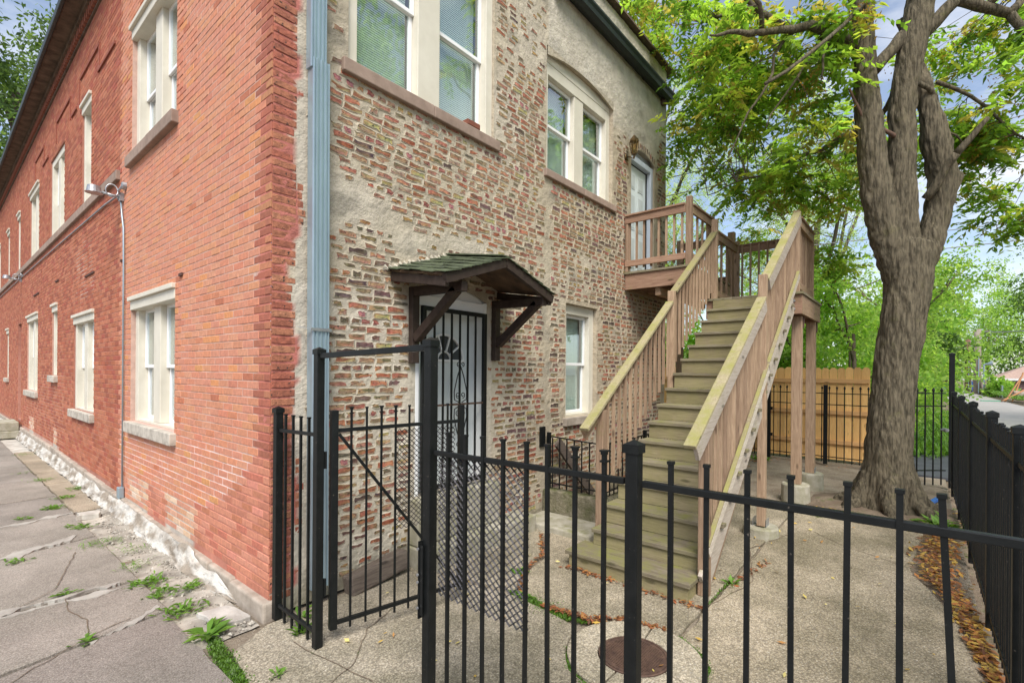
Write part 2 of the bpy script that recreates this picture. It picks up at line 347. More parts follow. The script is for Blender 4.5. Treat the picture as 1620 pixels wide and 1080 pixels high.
# pale mortar smeared over the slab joints
bb = MB()
for (x0, y0), (x1, y1), w in (((-2.4, 4.30), (-.42, 4.80), .075), ((-2.2, 2.62), (-.6, 3.60), .10), ((-2.4, 1.62), (-.6, 1.66), .075), ((-1.0, .56), (-.5, .84), .06), ((-1.5, 1.55), (-.6, 1.50), .05)):
    n = 90; pl = []
    for s in (1, -1):
        row = []
        for k in range(n + 1):
            t = k / n; x, y = x0 + (x1 - x0) * t, y0 + (y1 - y0) * t
            ww = w * max(.03, 1.5 * (noise.noise(Vector((x * 5, y * 5, 3 + s))) + .25 + .5 * noise.noise(Vector((x * 19, y * 19, 7 + s))))) * (1 if .02 < t < .98 else .2)
            row.append((x, y + s * ww))
        pl += row if s == 1 else row[::-1]
    bb.prism(pl, -.04, .0055, (.74, .74, .74))
bb.build('joint_mortar', M['gravel'], walk)

yard = tag(MB().box((-.52, -4.32, -.066), (13.5, 2.5, -.036)).build('yard', M['dirt']), kind='structure')
YC = (1, 1, 1)
slab(yard, 'concrete_slab', [(-.44, -.72), (-.38, -.3), (-.06, -.10), (1.38, -.02), (1.55, -1.2), (1.51, -1.66), (1.46, -1.9), (1.17, -2.02), (.97, -2.18), (.89, -2.42), (.97, -2.8), (.6, -3.2), (-.1, -4.33), (-.5, -4.33)], -.036, 0, M['concrete'], (1.0, .99, .97), 1)
slab(yard, 'concrete_slab', [(1.42, -.02), (3.5, -.02), (3.1, -.45), (2.43, -.86), (2.04, -.95), (1.62, -1.18)], -.036, .004, M['concrete'], (.98, .97, .93), 2)
slab(yard, 'concrete_slab', [(1.66, -1.24), (2.06, -1.0), (2.46, -.91), (3.14, -.49), (3.55, -.02), (6.4, -.02), (6.4, -2.56), (2.37, -2.56), (1.84, -2.56), (1.78, -2.14), (1.68, -2.02), (1.6, -1.87), (1.58, -1.6)], -.036, 0, M['concrete'], (.96, .94, .88), 3)
slab(yard, 'concrete_slab', [(2.37, -2.59), (6.4, -2.59), (6.5, -3.5), (6.1, -3.98), (5.3, -3.92), (4.57, -3.87), (3.87, -4.07), (3.44, -4.2), (2.75, -4.27), (-.02, -4.33), (.64, -3.22), (1.0, -2.84), (1.36, -2.9), (1.56, -2.89), (1.7, -2.79), (1.83, -2.6)], -.036, .002, M['concrete'], (1.0, .96, .88), 4)
tag(MB().box((13.6, -5.6, -.07), (30, 3, -.02)).build('lawn', M['soil']), kind='structure')
bb = MB()
for x0, x1 in ((-30, 12), (12, 40), (40, 80), (80, 170)):
    bb.add([(x0, -9.7, zg(x0) - .03), (x1, -9.7, zg(x1) - .03), (x1, -6.0, zg(x1) - .03), (x0, -6.0, zg(x0) - .03)], [(0, 1, 2, 3)])
tag(bb.build('alley', M['alley']), kind='structure')
tag(MB().box((10.6, -4.6, -.06), (17.5, -3.0, .0)).build('asphalt_path', M['asphalt']), kind='structure')

# ------------------------------------------------------------------ the brick building
BH = empty('brick_building', (0, 0, 0), 'two-storey corner building, red face brick on one side and patched common brick on the other', 'building')
def P(side, u, d, z): return (u, -d, z) if side == 'tan' else (-d, u, z)
def wbox(b, side, u0, u1, d0, d1, z0, z1, col=None, mi=0): return b.box(P(side, u0, d0, z0), P(side, u1, d1, z1), col, mi)

T_OPEN = [(.66, 2.60, 4.70, 6.62), (3.67, 5.54, 4.70, 6.40), (4.18, 5.08, 1.28, 2.94), (1.44, 2.50, .66, 2.86), (6.22, 7.20, 3.68, 5.98)]
R_OPEN = [(2.30, 4.10, 1.25, 2.86), (6.30, 8.0, 1.2, 2.88), (9.72, 10.40, 1.78, 3.27), (12.45, 14.4, 1.35, 3.28), (15.65, 16.45, .45, 3.2), (18.9, 19.6, 1.6, 3.2), (21.9, 23.5, 1.4, 3.2),
          (2.30, 4.12, 4.74, 6.44), (6.60, 7.36, 4.73, 6.50), (9.05, 10.75, 4.73, 6.44), (12.4, 14.0, 4.73, 6.44), (16.0, 16.7, 4.73, 6.44), (18.8, 19.5, 4.73, 6.44), (21.8, 23.3, 4.73, 6.44)]
def n3(a, c, s): return noise.noise(Vector((a, c, s)))
BLOBS = [(.75, 3.45, .50, .28, .95), (.45, 3.3, .35, .3, .75), (1.4, 3.22, .55, .16, .8), (2.1, 3.36, .7, .13, .75), (3.3, 6.45, .6, .7, .75), (4.8, 3.62, 1.2, .12, .5), (4.55, 3.25, .7, .22, .5), (3.85, 2.7, .3, .5, .45),
         (2.62, 2.4, .16, 1.6, .4), (1.32, 1.2, .14, 1.8, .35), (5.0, 4.35, 1.2, .12, .35), (3.1, 4.25, .5, .3, .35), (1.75, 4.45, .6, .12, .4), (5.9, 6.0, .4, .25, .7), (4.3, 1.1, .6, .3, -.2), (6.3, 3.2, .5, .3, .3), (.5, .3, 1.2, .25, .5)]
def smear(u, z):
    s = 0
    for a, c, ra, rc, k in BLOBS:
        q = ((u - a) / ra) ** 2 + ((z - c) / rc) ** 2
        if q < 4: s = max(s, k * math.exp(-q * .7)) if k > 0 else s + k * math.exp(-q)
    if .16 < u < .50: s = max(s, .74 if u < .42 else .5)
    if u > 3.7:
        zt = 6.02 + .12 * n3(u * 2, 0, 5) + (max(0, u - 7.25) * 2.2)
        if z > zt: s = max(s, min(1.2, .6 + (z - zt) * 5))
    return s + .22 * n3(u * 1.6, z * 1.8, 11)
def tdisp(u, z): return .007 * n3(u * 4, z * 5, 1) + .005 * n3(u * 13, z * 15, 2) + .004 * max(0, smear(u, z))
def mort_col(u, z):
    c = Vector((.455, .395, .30)); k = n3(u * .9, z * .9, 21)
    c = c.lerp(Vector((.40, .33, .232)), min(1, max(0, (u - 2.2) / 4)) * .75)
    c = c.lerp(Vector((.54, .485, .40)), max(0, k) * .8)
    if u > 3.7 and z > 6.0:
        c = c.lerp(Vector((.42, .405, .345)), min(1, (z - 6.0) / .4) * (.55 + .6 * n3(u * 1.3, z * 1.5, 8)))
        if n3(u * 2.2, z * 2.6, 31) > .25: c = c.lerp(Vector((.58, .56, .51)), .5)
    if u < 2.6 and z < 2.7: c = c.lerp(Vector((.56, .51, .43)), .6)
    c = c.lerp(Vector((.55, .50, .42)), min(.7, max(0, smear(u, z) - .3)))
    st = n3(u * 2.1 + z * .7, z * 3.3, 41)                      # damp dark runs of old soot, each with its own outline
    if st > .34: c = c.lerp(Vector((.24, .22, .18)), min(.55, (st - .34) * 2.2))
    if z < .35: c = c.lerp(Vector((.24, .22, .15)), (.35 - z) * 2)
    return tuple(c)
def axis_vals(a, c, step, extra):
    v = {round(a + (c - a) * i / int((c - a) / step), 4) for i in range(int((c - a) / step) + 1)}
    v = [x for x in v if all(abs(x - e) > step * .35 for e in extra)] + [e for e in extra if a <= e <= c]
    return sorted(set(v) | {a, c})
def wall_sheet(side, name, u0, u1, z0, z1, step, opens, disp, colf, m, reveal):
    us = axis_vals(u0, u1, step, {o[i] for o in opens for i in (0, 1)}); zs = axis_vals(z0, z1, step, {o[i] for o in opens for i in (2, 3)})
    b = MB()
    for u in us:
        for z in zs:
            edge = any(o[0] - .02 < u < o[1] + .02 and o[2] - .02 < z < o[3] + .02 for o in opens) or u in (u0, u1)
            b.v.append(P(side, u, 0 if edge else disp(u, z), z)); b.c.append(colf(u, z))
    nz_ = len(zs); flip = side == 'red'
    for i in range(len(us) - 1):
        for j in range(nz_ - 1):
            cu, cz = (us[i] + us[i + 1]) / 2, (zs[j] + zs[j + 1]) / 2
            if any(o[0] < cu < o[1] and o[2] < cz < o[3] for o in opens): continue
            f = (i * nz_ + j, (i + 1) * nz_ + j, (i + 1) * nz_ + j + 1, i * nz_ + j + 1)
            b.f.append(f[::-1] if flip else f); b.m.append(0)
    for o in opens:
        a, c, e, g = o; col = colf(a, e)
        for q in (((a, 0, e), (a, -reveal, e), (a, -reveal, g), (a, 0, g)), ((c, 0, e), (c, 0, g), (c, -reveal, g), (c, -reveal, e)),
                  ((a, 0, e), (c, 0, e), (c, -reveal, e), (a, -reveal, e)), ((a, 0, g), (a, -reveal, g), (c, -reveal, g), (c, 0, g))):
            b.add([P(side, *p) for p in q], [(0, 1, 2, 3)], col)
    return b.build(name, m, BH, smooth=False)
def tan_col(u, z):
    return (.44, .155, .125) if u < .19 + .09 * n3(0, z * 1.7, 77) + .03 * n3(0, z * 9, 78) and z > .16 else mort_col(u, z)
TW = wall_sheet('tan', 'rear_wall', .004, 7.75, 0, 7.95, .05, T_OPEN, tdisp, tan_col, M['mortar'], .24)
def wt(y): return .13 + min(y, 9.5) / 9.3 * .15
PATCH = [(3.30, 4.16, .10, .56), (1.64, 2.62, .10, .56), (9.7, 10.15, .1, .70), (13.1, 13.9, .1, .66)]
def rzone(u, z):
    for a, c, e, g in PATCH:
        if a < u < c and e < z < g: return 'patch'
    if u < .24 + .08 * n3(0, z * 2.3, 19) and z > 1.2: return 'corner'
    if 2.62 <= u <= 3.30 and z < .52: return 'worn'
    zb = 1.22 + (u - .1) * -.43 if u < 1.7 else 0
    if u < 1.66 and z < zb + .06 * math.floor(3 * n3(u * 2, 0, 3)): return 'worn'
    return 'pink' if u < 4.62 else 'dark'
JC = {'pink': (.50, .345, .285), 'worn': (.46, .19, .135), 'corner': (.46, .165, .13), 'dark': (.37, .17, .125), 'patch': (.46, .42, .36)}
def rjoint(u, z):
    k = rzone(u, z); c = Vector(JC[k])
    if k == 'pink' and .55 < z < 1.25: c = Vector((.70, .58, .54))
    if k == 'dark' and (abs(u - 7.1) < .7 and 3.1 < z < 4.1 and n3(u * 3, z * 2, 4) > -.1): c = Vector((.62, .50, .42))
    if k == 'dark' and z < 1.8 and 9 < u < 15: c = c.lerp(Vector((.5, .33, .27)), .6)
    return tuple(c * (1 + .2 * n3(u * 3, z * 3, 9)))
RW = wall_sheet('red', 'side_wall', .004, 27, 0, 7.98, .09, R_OPEN, lambda u, z: .002 * n3(u * 6, z * 9, 1), rjoint, M['joint'], .27)

# --- bricks: a few dozen shared shapes; the ones that show largest are objects, the rest one joined part per wall
RCOL = {'pink': [(.55, .235, .142), (.58, .26, .165), (.56, .25, .15), (.52, .21, .12), (.58, .275, .12), (.55, .24, .146), (.53, .22, .13), (.44, .16, .09)],
        'dark': [(.36, .112, .060), (.40, .135, .076), (.33, .10, .058), (.38, .135, .07), (.42, .155, .088), (.29, .094, .055), (.43, .165, .09)],
        'corner': [(.37, .145, .085), (.40, .165, .095), (.33, .12, .075), (.43, .19, .11), (.38, .125, .08)],
        'worn': [(.48, .19, .12), (.52, .215, .14), (.44, .17, .105), (.56, .245, .165), (.53, .22, .145)],
        'patch': [(.58, .35, .22), (.62, .44, .31), (.54, .29, .19), (.66, .52, .38), (.56, .27, .165)]}
def red_brick(side, w, h, col, t=.007):
    i = .004; b = MB(); q = []
    for d, k in ((-.012, 0), (t - .003, 0), (t, i)):
        for su, sz in ((-1, -1), (1, -1), (1, 1), (-1, 1)): q.append(P(side, su * (w / 2 - k), d + (random.uniform(-.0012, .0012) if d > 0 else 0), sz * (h / 2 - k)))
    fs = [(8, 9, 10, 11)] + [(a + j, a + (j + 1) % 4, a + 4 + (j + 1) % 4, a + 4 + j) for a in (0, 4) for j in range(4)]
    if side == 'red': fs = [f[::-1] for f in fs]
    return b.add(q, fs, col)
TCOL = [(.45, .275, .155), (.38, .165, .10), (.44, .25, .16), (.235, .155, .10), (.16, .115, .085), (.46, .34, .19), (.34, .215, .13), (.37, .135, .08), (.29, .195, .125), (.42, .225, .13), (.19, .13, .10), (.44, .27, .15)]
MREF = (.45, .39, .30)
def tan_brick(w, h, col, seed):
    """brick sunk behind a smeared lip of mortar: rings 0 (buried), 1 (crest of the lip) in mortar, 2 and 3 the brick face; mortar verts come first"""
    rr = random.Random(seed); b = MB(); n = 5; ring = []
    for k in range(n): ring.append((-w / 2 + w * k / (n - 1), -h / 2))
    ring.append((w / 2, 0))
    for k in range(n): ring.append((w / 2 - w * k / (n - 1), h / 2))
    ring.append((-w / 2, 0))
    ring = [(x + rr.uniform(-.012, .006) * (1 if x > 0 else -1), z + rr.uniform(-.30, .16) * h * (1 if z > 0 else -1) * (1.0 if rr.random() < .55 else .3)) for x, z in ring]
    if rr.random() < .25: ring = [(x, z * (1 - .5 * max(0, x / w + .2))) for x, z in ring]
    m = len(ring); g = .016
    def off(x, z, k): return (x + (k if x > 0 else -k) * (1 if abs(x) > w * .3 else .2), z + (k if z > 0 else -k) * (1 if abs(z) > 1e-4 else 0))
    vs = [P('tan', *(lambda q: (q[0], -.004, q[1]))(off(x, z, g))) for x, z in ring] + [P('tan', *(lambda q: (q[0], .0034 + rr.uniform(-.0012, .0015), q[1]))(off(x, z, .003))) for x, z in ring]
    vs += [P('tan', x, .0012, z) for x, z in ring] + [P('tan', x * .86, .0022 + rr.uniform(-.0015, .002), z * .74) for x, z in ring]
    fs = [(r * m + j, r * m + (j + 1) % m, (r + 1) * m + (j + 1) % m, (r + 1) * m + j) for r in range(3) for j in range(m)] + [tuple(range(3 * m, 4 * m))]
    dk = tuple(c * rr.uniform(.35, .7) for c in col)
    b.add(vs, fs, MREF); b.m = [1] * (m * 1) + [0] * (len(fs) - m); b.nm = 2 * m
    for j in range(2 * m, 4 * m): b.c[j] = dk if rr.random() < .25 else tuple(c * rr.uniform(.8, 1.15) for c in col)
    return b
VAR = {}
for zn, cols in RCOL.items():
    VAR[zn] = []
    for k in range(len(cols) * 2):
        c = tuple(x * random.uniform(.93, 1.07) for x in cols[k % len(cols)]); VAR[zn].append([red_brick('red', .202, .0615 if zn in ('pink', 'dark') else .0565, c, .0034 if zn in ('pink', 'dark') else .003), None])
VAR['tanc'] = [[red_brick('tan', .203, .0625, c), None] for c in RCOL['corner'] * 2]
for key, w, h in (('s0', .184, .0455), ('s1', .166, .038), ('s2', .115, .031), ('h0', .084, .043), ('h1', .066, .033)):
    VAR[key] = [[tan_brick(w * random.uniform(.93, 1.05), h * random.uniform(.88, 1.1), tuple(x * random.uniform(.85, 1.12) for x in TCOL[k % len(TCOL)]), k * 7 + len(key) * 100 + int(w * 1000)), None] for k in range(16)]
def hit(u0, u1, z0, z1, opens, g=.0):
    for o in opens:
        if u1 > o[0] - g and u0 < o[1] + g and z1 > o[2] - g and z0 < o[3] + g: return o
    return None
JB = {'red': [], 'tan': []}                   # (side, key, variant, u, z, d)
rest = {'red': MB(), 'tan': MB()}
h = .0686
for j in range(114):
    z0 = .135 + j * h; z1 = z0 + h; zc = z0 + h / 2
    if z1 > 7.72: break
    u = -.0 if j % 2 == 0 else -.105
    while u < 26.9:
        a, c = u, u + .21; u += .21
        uc = (a + c) / 2
        if z0 < wt(max(uc, 0)) - .01: continue
        segs = [(max(a, .0) , c)]
        o = hit(a, c, zc - .02, zc + .02, R_OPEN)
        if o: segs = [s for s in ((max(a, 0), o[0]), (o[1], c)) if s[1] - s[0] > .03]
        if 4.6 < z0 < 4.72 and c > 4.72: segs = [(max(a, 0), min(c, 4.70))] if a < 4.66 else []
        for s0, s1 in segs:
            zn = rzone((s0 + s1) / 2, zc); vi = random.randrange(len(VAR[zn]))
            if zn == 'pink' and random.random() < .72: vi = random.choice([0, 1, 2, 5, 6, 8, 9, 10])  % len(VAR[zn])
            if s1 - s0 > .2: JB['red'].append((zn, vi, (s0 + s1) / 2, zc, random.uniform(-.0015, .0015)))
            else:
                bb = red_brick('red', s1 - s0 - .008, .0615 if zn in ('pink', 'dark') else .0565, VAR[zn][vi][0].c[0]); q = P('red', (s0 + s1) / 2, 0, zc)
                rest['red'].add([(p[0] + q[0], p[1] + q[1], p[2] + q[2]) for p in bb.v], bb.f, bb.c[0])
h = .0705
for j in range(112):
    z0 = .10 + j * h; zc = z0 + h / 2
    if zc > 7.9: break
    tooth = .215 + .09 * n3(0, zc * 1.7, 77) + random.uniform(-.05, .05)             # red face brick returning round the corner
    a = 0.0
    while a < tooth - .05:
        c = min(a + .2, tooth); bb = red_brick('tan', c - a - .010, .054, random.choice(RCOL['corner']), .003); q = P('tan', (a + c) / 2, .001, zc)
        rest['tan'].add([(p[0] + q[0], p[1] + q[1], p[2] + q[2]) for p in bb.v], bb.f, bb.c[0]); a = c
    hdr = j % 6 == 2; pitch = .112 if hdr else .209
    for seg0, seg1 in ((tooth + .05, 3.66), (3.74, 7.74)):
        u = seg0 + random.uniform(0, .1)
        while u + pitch < seg1 + .03:
            uc = u + pitch / 2; u += pitch
            if hit(uc - pitch / 2, uc + pitch / 2, zc - .03, zc + .03, T_OPEN, -.01) : continue
            if uc + pitch / 2 > 7.75: continue
            s = smear(uc, zc) + random.uniform(-.22, .22)
            if zc > 7.25 and uc > 3.7: continue
            if s > .62: continue
            if hdr: key = 'h0' if s < .3 else 'h1'
            else: key = 's0' if s < .12 else ('s1' if s < .34 else 's2')
            if key == 's0' and random.random() < .12: key = 'h0'
            wt_ = (.60, .24) if (zc > 3.3 and uc < 4.5) else ((.36, .22) if zc < 2.6 and uc < 4.2 else (.36, .16)); rr_ = random.random()
            vi = random.choice([0, 2, 5, 9, 11, 12, 14] if rr_ < wt_[0] else ([1, 7, 13] if rr_ < wt_[0] + wt_[1] else [3, 4, 6, 8, 10, 15]))
            JB['tan'].append((key, vi, uc + random.uniform(-.008, .008), zc + random.uniform(-.004, .004), tdisp(uc, zc) + random.uniform(0, .002)))
def flush(side, wall, name, m, hgt, wid):
    sc = []
    for i, (key, vi, u, z, d) in enumerate(JB[side]):
        p0, p1 = px(P(side, u - wid / 2, 0, z)), px(P(side, u + wid / 2, 0, z)); s = 0
        if p0 and p1 and -20 < p0[0] < 1640 and -10 < p0[1] < 1090:
            s = abs(p1[0] - p0[0]) * 773 * hgt / p0[2]
            if key in ('h0', 'h1', 's2'): s *= .5
        sc.append((-s, i))
    sc.sort(); top = {i for _, i in sc[:300]}
    for i, (key, vi, u, z, d) in enumerate(JB[side]):
        v = VAR[key][vi]; q = Vector(P(side, u, d, z))
        if i in top:
            if v[1] is None: v[1] = v[0].mesh(name, [m, M['mortar']])
            place(v[1], name, wall, q)
        else:
            n = len(rest[side].v); rest[side].v.extend([(p[0] + q.x, p[1] + q.y, p[2] + q.z) for p in v[0].v]); nm = getattr(v[0], 'nm', 0); rest[side].c.extend([mort_col(u, z)] * nm + v[0].c[nm:])
            rest[side].f.extend([tuple(k + n for k in f) for f in v[0].f]); rest[side].m.extend(v[0].m)
    rest[side].build(name + 'work', [m, M['mortar']], wall, kind='stuff')
flush('red', RW, 'face_brick', M['red_brick'], .0625, .2)
flush('tan', TW, 'common_brick', M['tan_brick'], .045, .18)

# --- stone water table, white flashing at the foot of the red wall
y = 0.0
while y < 26:
    w = random.uniform(.5, .8); y1 = min(y + w, 26.5)
    if not (15.4 < y < 16.6):
        b = MB(); zt = wt(y); wbox(b, 'red', y + .006, y1 - .006, -.05, .055 + random.uniform(-.01, .008), -.05, zt - .004)
        if y == 0: b = MB(); b.box((-.06, -.035, -.05), (.10, y1, zt - .004))
        bevel(b.build('foundation_stone', M['stone'], BH), .022, 3)
    y = y1
b = MB(); rows = []; y = .42; NJ = 9
while y < 21.3:
    top = .55 * wt(y) + .035 + .05 * n3(y * 2.1, 0, 50) + (.04 if 1.5 < y < 4.4 else 0); o = .075 + .05 * n3(y * 1.7, 3, 50); f = min(1, max(0, (y - .42) / .5)); row = []
    for j in range(NJ):
        t = j / (NJ - 1); x = .058 + o * t ** .8 * f; z = top * f * (1 - t) ** 1.5 - .02 * t
        lump = .016 * n3(y * 6, t * 3, 61) + .012 * n3(y * 17, t * 8, 62) + .008 * n3(y * 41, t * 17, 63)
        if 0 < j: x += lump; z += abs(lump) * .8
        row.append((-x, y, z)); k = n3(y * 3.1, t * 1.9, 71) + .35 * n3(y * 14, t * 7, 72); w = Vector((.60, .575, .53)).lerp(Vector((.30, .255, .205)), min(1, max(0, k * 1.9 + .30 + .25 * t))); b.c.append(tuple(w))
    rows.append(row); b.v.extend(row); y += .03 if y < 8 else .12
for i in range(len(rows) - 1):
    for j in range(NJ - 1): b.f.append((i * NJ + j, i * NJ + j + 1, (i + 1) * NJ + j + 1, (i + 1) * NJ + j)); b.m.append(0)
b.build('wall_foot_flashing', M['mortar'], BH, smooth=False)

# --- belt course, cornice, roofs, gutter
y = 4.72
while y < 26.5:
    b = MB(); wbox(b, 'red', y + .002, y + 1.2, -.02, .05, 4.59, 4.725); bevel(b.build('belt_stone', M['brown_sill'], BH), .008); y += 1.203
b = MB(); wbox(b, 'red', 0, 27, .0, .03, 7.70, 7.73); wbox(b, 'red', 0, 27, .0, .10, 7.86, 7.975); b.build('cornice', M['soffit'], BH)
dm = red_brick('red', .07, .125, (.30, .11, .07), .07).mesh('dentil', M['red_brick'])
for k in range(192): place(dm, 'dentil', BH, (0, .1 + k * .14, 7.797))
b = MB(); b.box((-.30, -.1, 7.98), (8, 27.2, 8.02)); b.build('soffit', M['soffit'], BH)
b = MB(); b.box((-.36, -.12, 7.93), (-.302, 27.2, 8.06)); bevel(b.build('eave_gutter', M['gutter'], BH), .015)
b = MB(); b.box((-.3, -.1, 8.022), (3.72, 27.2, 8.10)); b.box((3.72, -.05, 7.43), (7.8, 12, 7.50)); b.build('roof', M['roof_tar'], BH)
b = MB(); b.box((3.70, .002, 7.42), (3.76, 27, 8.0)); b.box((7.72, .004, 0), (7.75, 12, 7.42)); b.box((.0, 26.9, 0), (7.75, 27, 8)); b.build('end_wall', M['mortar'], BH)
b = MB()
prof = [(.015, 7.40), (.015, 7.30), (.11, 7.255), (.19, 7.27), (.20, 7.33), (.225, 7.37), (.225, 7.40)]
for k, (d, z) in enumerate(prof):
    for u in (3.74, 7.80): b.v.append((u, -d, z)); b.c.append((1, 1, 1))
for k in range(len(prof) - 1): b.f.append((2 * k, 2 * k + 1, 2 * k + 3, 2 * k + 2)); b.m.append(0)
b.f.append((0, 2, 4, 6, 8, 10, 12)); b.f.append((13, 11, 9, 7, 5, 3, 1)); b.m += [0, 0]; b.f.append((0, 12, 13, 1)); b.m.append(0)
b.build('rear_gutter', M['gutter'], BH)
for u, zz in ((3.86, 7.16), (6.65, 7.30), (7.5, 7.18)):
    b = MB(); b.box((u - .05, -.10, zz), (u + .05, .02, zz + .12)); bevel(b.build('gutter_bracket', M['soffit'], BH), .01)
b = MB(); b.box((7.36, .03, 7.50), (7.62, .4, 7.78)); b.box((7.33, .0, 7.78), (7.65, .43, 7.83)); b.build('parapet_stub', M['stone'], BH)
for a, c, z in ((2.0, 4.4, 7.0), (6.0, 7.5, 7.02), (8.4, 9.9, 7.02), (11.6, 13, 7.02), (5.0, 6.1, 6.62), (7.8, 8.3, 6.62), (11, 11.8, 6.62)):
    b = MB(); wbox(b, 'red', a, c, 0, .026, z, z + .045, (.27, .09, .06)); b.build('brick_ledge', M['red_brick'], BH)
for a, z in ((6.0, 6.62), (7.55, 6.62), (8.4, 6.62), (9.95, 6.62), (11.6, 6.62), (13.05, 6.62)):
    b = MB(); wbox(b, 'red', a, a + .04, 0, .02, z, 7.02, (.30, .10, .066)); b.build('brick_ledge', M['red_brick'], BH)
for a, c, z in ((6.3, 8.0, 3.48), (9.6, 10.5, 3.72), (12.3, 14.5, 3.72), (4.55, 4.7, 3.42), (2.05, 2.3, 2.93)):
    b = MB(); wbox(b, 'red', a, a + (c - a) * .4, 0, .02, z, z + .03, (.10, .05, .04)); b.build('brick_ledge', M['red_brick'], BH)

# --- windows
def blinds(side, u0, u1, z0, z1, d, parent):
    b = MB(); z = z0
    while z < z1:
        b.add([P(side, u0, d, z), P(side, u1, d, z), P(side, u1, d - .008, z + .0246), P(side, u0, d - .008, z + .0246)], [(0, 1, 2, 3)]); z += .0235
    for u in (u0 + (u1 - u0) * .2, u0 + (u1 - u0) * .8): wbox(b, side, u - .002, u + .002, d + .001, d + .003, z0, z1)
    wbox(b, side, u0, u1, d - .03, d + .006, z0 - .02, z0 - .003)
    b.build('blind', M['blind'], parent, kind='stuff')
def sash(side, u0, u1, z0, z1, d, win, t=.042):
    b = MB()
    wbox(b, side, u0, u0 + t, d, d + .03, z0, z1); wbox(b, side, u1 - t, u1, d, d + .03, z0, z1)
    wbox(b, side, u0 + t, u1 - t, d, d + .028, z0, z0 + t); wbox(b, side, u0 + t, u1 - t, d, d + .028, z1 - t, z1)
    bevel(b.build('sash', M['white_frame'], win), .004)
    b = MB(); wbox(b, side, u0 + t, u1 - t, d + .010, d + .014, z0 + t, z1 - t); b.build('pane', M['glass'], win)
def window(side, o, bays, frame, sillm, rec=.10, cas=.09, head=.10, mull=.2, mid=.5, sill=(.08, .13, .065), nsill=1, blind=True, cap=False, lowblind=True, arch=0):
    u0, u1, z0, z1 = o; zt = z1 - arch
    b = MB(); d0, d1 = -rec - .10, -rec + .05
    wbox(b, side, u0, u0 + cas, d0, d1, z0, zt); wbox(b, side, u1 - cas, u1, d0, d1, z0, zt)
    wbox(b, side, u0 + cas, u1 - cas, d0, d1 - .002, zt - head, zt); wbox(b, side, u0 + cas, u1 - cas, d0, d1 - .01, z0, z0 + .035)
    if arch: wbox(b, side, u0, u1, d0 + .02, d1 + .004, zt, z1)
    if cap: wbox(b, side, u0 - .01, u1 + .01, -.05, .045, z1 - .035, z1 + .02); wbox(b, side, u0 + .002, u1 - .002, d0 + .01, .012, z1 - .15, z1 - .036)
    win = bevel(b.build('window', frame, BH), .006)
    w = (u1 - u0 - 2 * cas - mull * (bays - 1)) / bays
    for k in range(bays):
        a = u0 + cas + k * (w + mull)
        if k:
            b = MB(); wbox(b, side, a - mull + .001, a - .001, d0, d1 - .012, z0 + .036, zt - head - .001); bevel(b.build('mullion', frame, win), .008)
        zm = z0 + .035 + (zt - head - z0 - .035) * mid
        sash(side, a + .002, a + w - .002, zm - .02, zt - head - .002, d0 + .045, win); sash(side, a + .002, a + w - .002, z0 + .037, zm + .02, d0 + .012, win)
        if blind:
            zlo = z0 + .06 if lowblind else zm
            blinds(side, a + .03, a + w - .03, zlo, zt - head - .03, d0 - .035, win)
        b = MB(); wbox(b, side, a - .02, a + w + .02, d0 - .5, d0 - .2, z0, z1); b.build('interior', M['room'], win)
    e, hh, pr = sill
    us = [u0 - e + (u1 - u0 + 2 * e) * k / nsill for k in range(nsill + 1)]
    for k in range(nsill):
        b = MB(); wbox(b, side, us[k] + (.002 if k else 0), us[k + 1] - .001, -.14, pr + random.uniform(-.004, .004), z0 - hh + random.uniform(-.006, .006) * (nsill > 1), z0 - .001)
        bevel(b.build('sill', sillm, win), .01)
    return win
w1 = window('tan', T_OPEN[0], 2, M['beige'], M['brown_sill'], .085, .11, .10, .30, .50, (.07, .125, .05), 2)
w2 = window('tan', T_OPEN[1], 2, M['beige'], M['brown_sill'], .115, .12, .16, .26, .52, (.06, .11, .05), 2, lowblind=True, arch=.16)
w3 = window('tan', T_OPEN[2], 1, M['beige'], M['stone'], .125, .13, .14, .2, .50, (.06, .12, .06), 1)
for k, o in enumerate(R_OPEN):
    if k == 4: continue
    two = o[1] - o[0] > 1.2
    window('red', o, 2 if two else 1, M['beige'], M['sill_stone'] if k < 7 else M['brown_sill'], .10 if k in (0, 7) else .075, .13 if two else .10, .14, .26, .48,
           (.06, .14, .07) if k < 8 else (.0, .004, .02), 2 if (two and k < 8) else 1, cap=k != 9, lowblind=False)
def arch_fill(side, u0, u1, zs, zt, d, m, name, rise=None):
    n = 14; poly = []
    for k in range(n + 1):
        t = k / n; poly.append((u0 + (u1 - u0) * t, zs + (zt - zs) * (1 - (2 * t - 1) ** 2)))
    b = MB(); vs = []
    for dd in (-.02, d):
        for u, z in poly: vs.append(P(side, u, dd, z))
        for u, z in poly: vs.append(P(side, u, dd, zt + .003))
    m_ = n + 1
    fs = []
    for k in range(n):
        fs.append((2 * m_ + k, 2 * m_ + k + 1, 3 * m_ + k + 1, 3 * m_ + k)); fs.append((k, k + 1, 2 * m_ + k + 1, 2 * m_ + k))
    b.add(vs, fs, (.40, .35, .27)); b.build(name, m, BH)
arch_fill('tan', 3.67, 5.54, 6.27, 6.40, .012, M['mortar'], 'arch_infill')
arch_fill('tan', 6.22, 7.20, 5.86, 5.98, .006, M['mortar'], 'arch_infill')
arch_fill('tan', 1.44, 2.50, 2.74, 2.86, .006, M['mortar'], 'arch_infill')
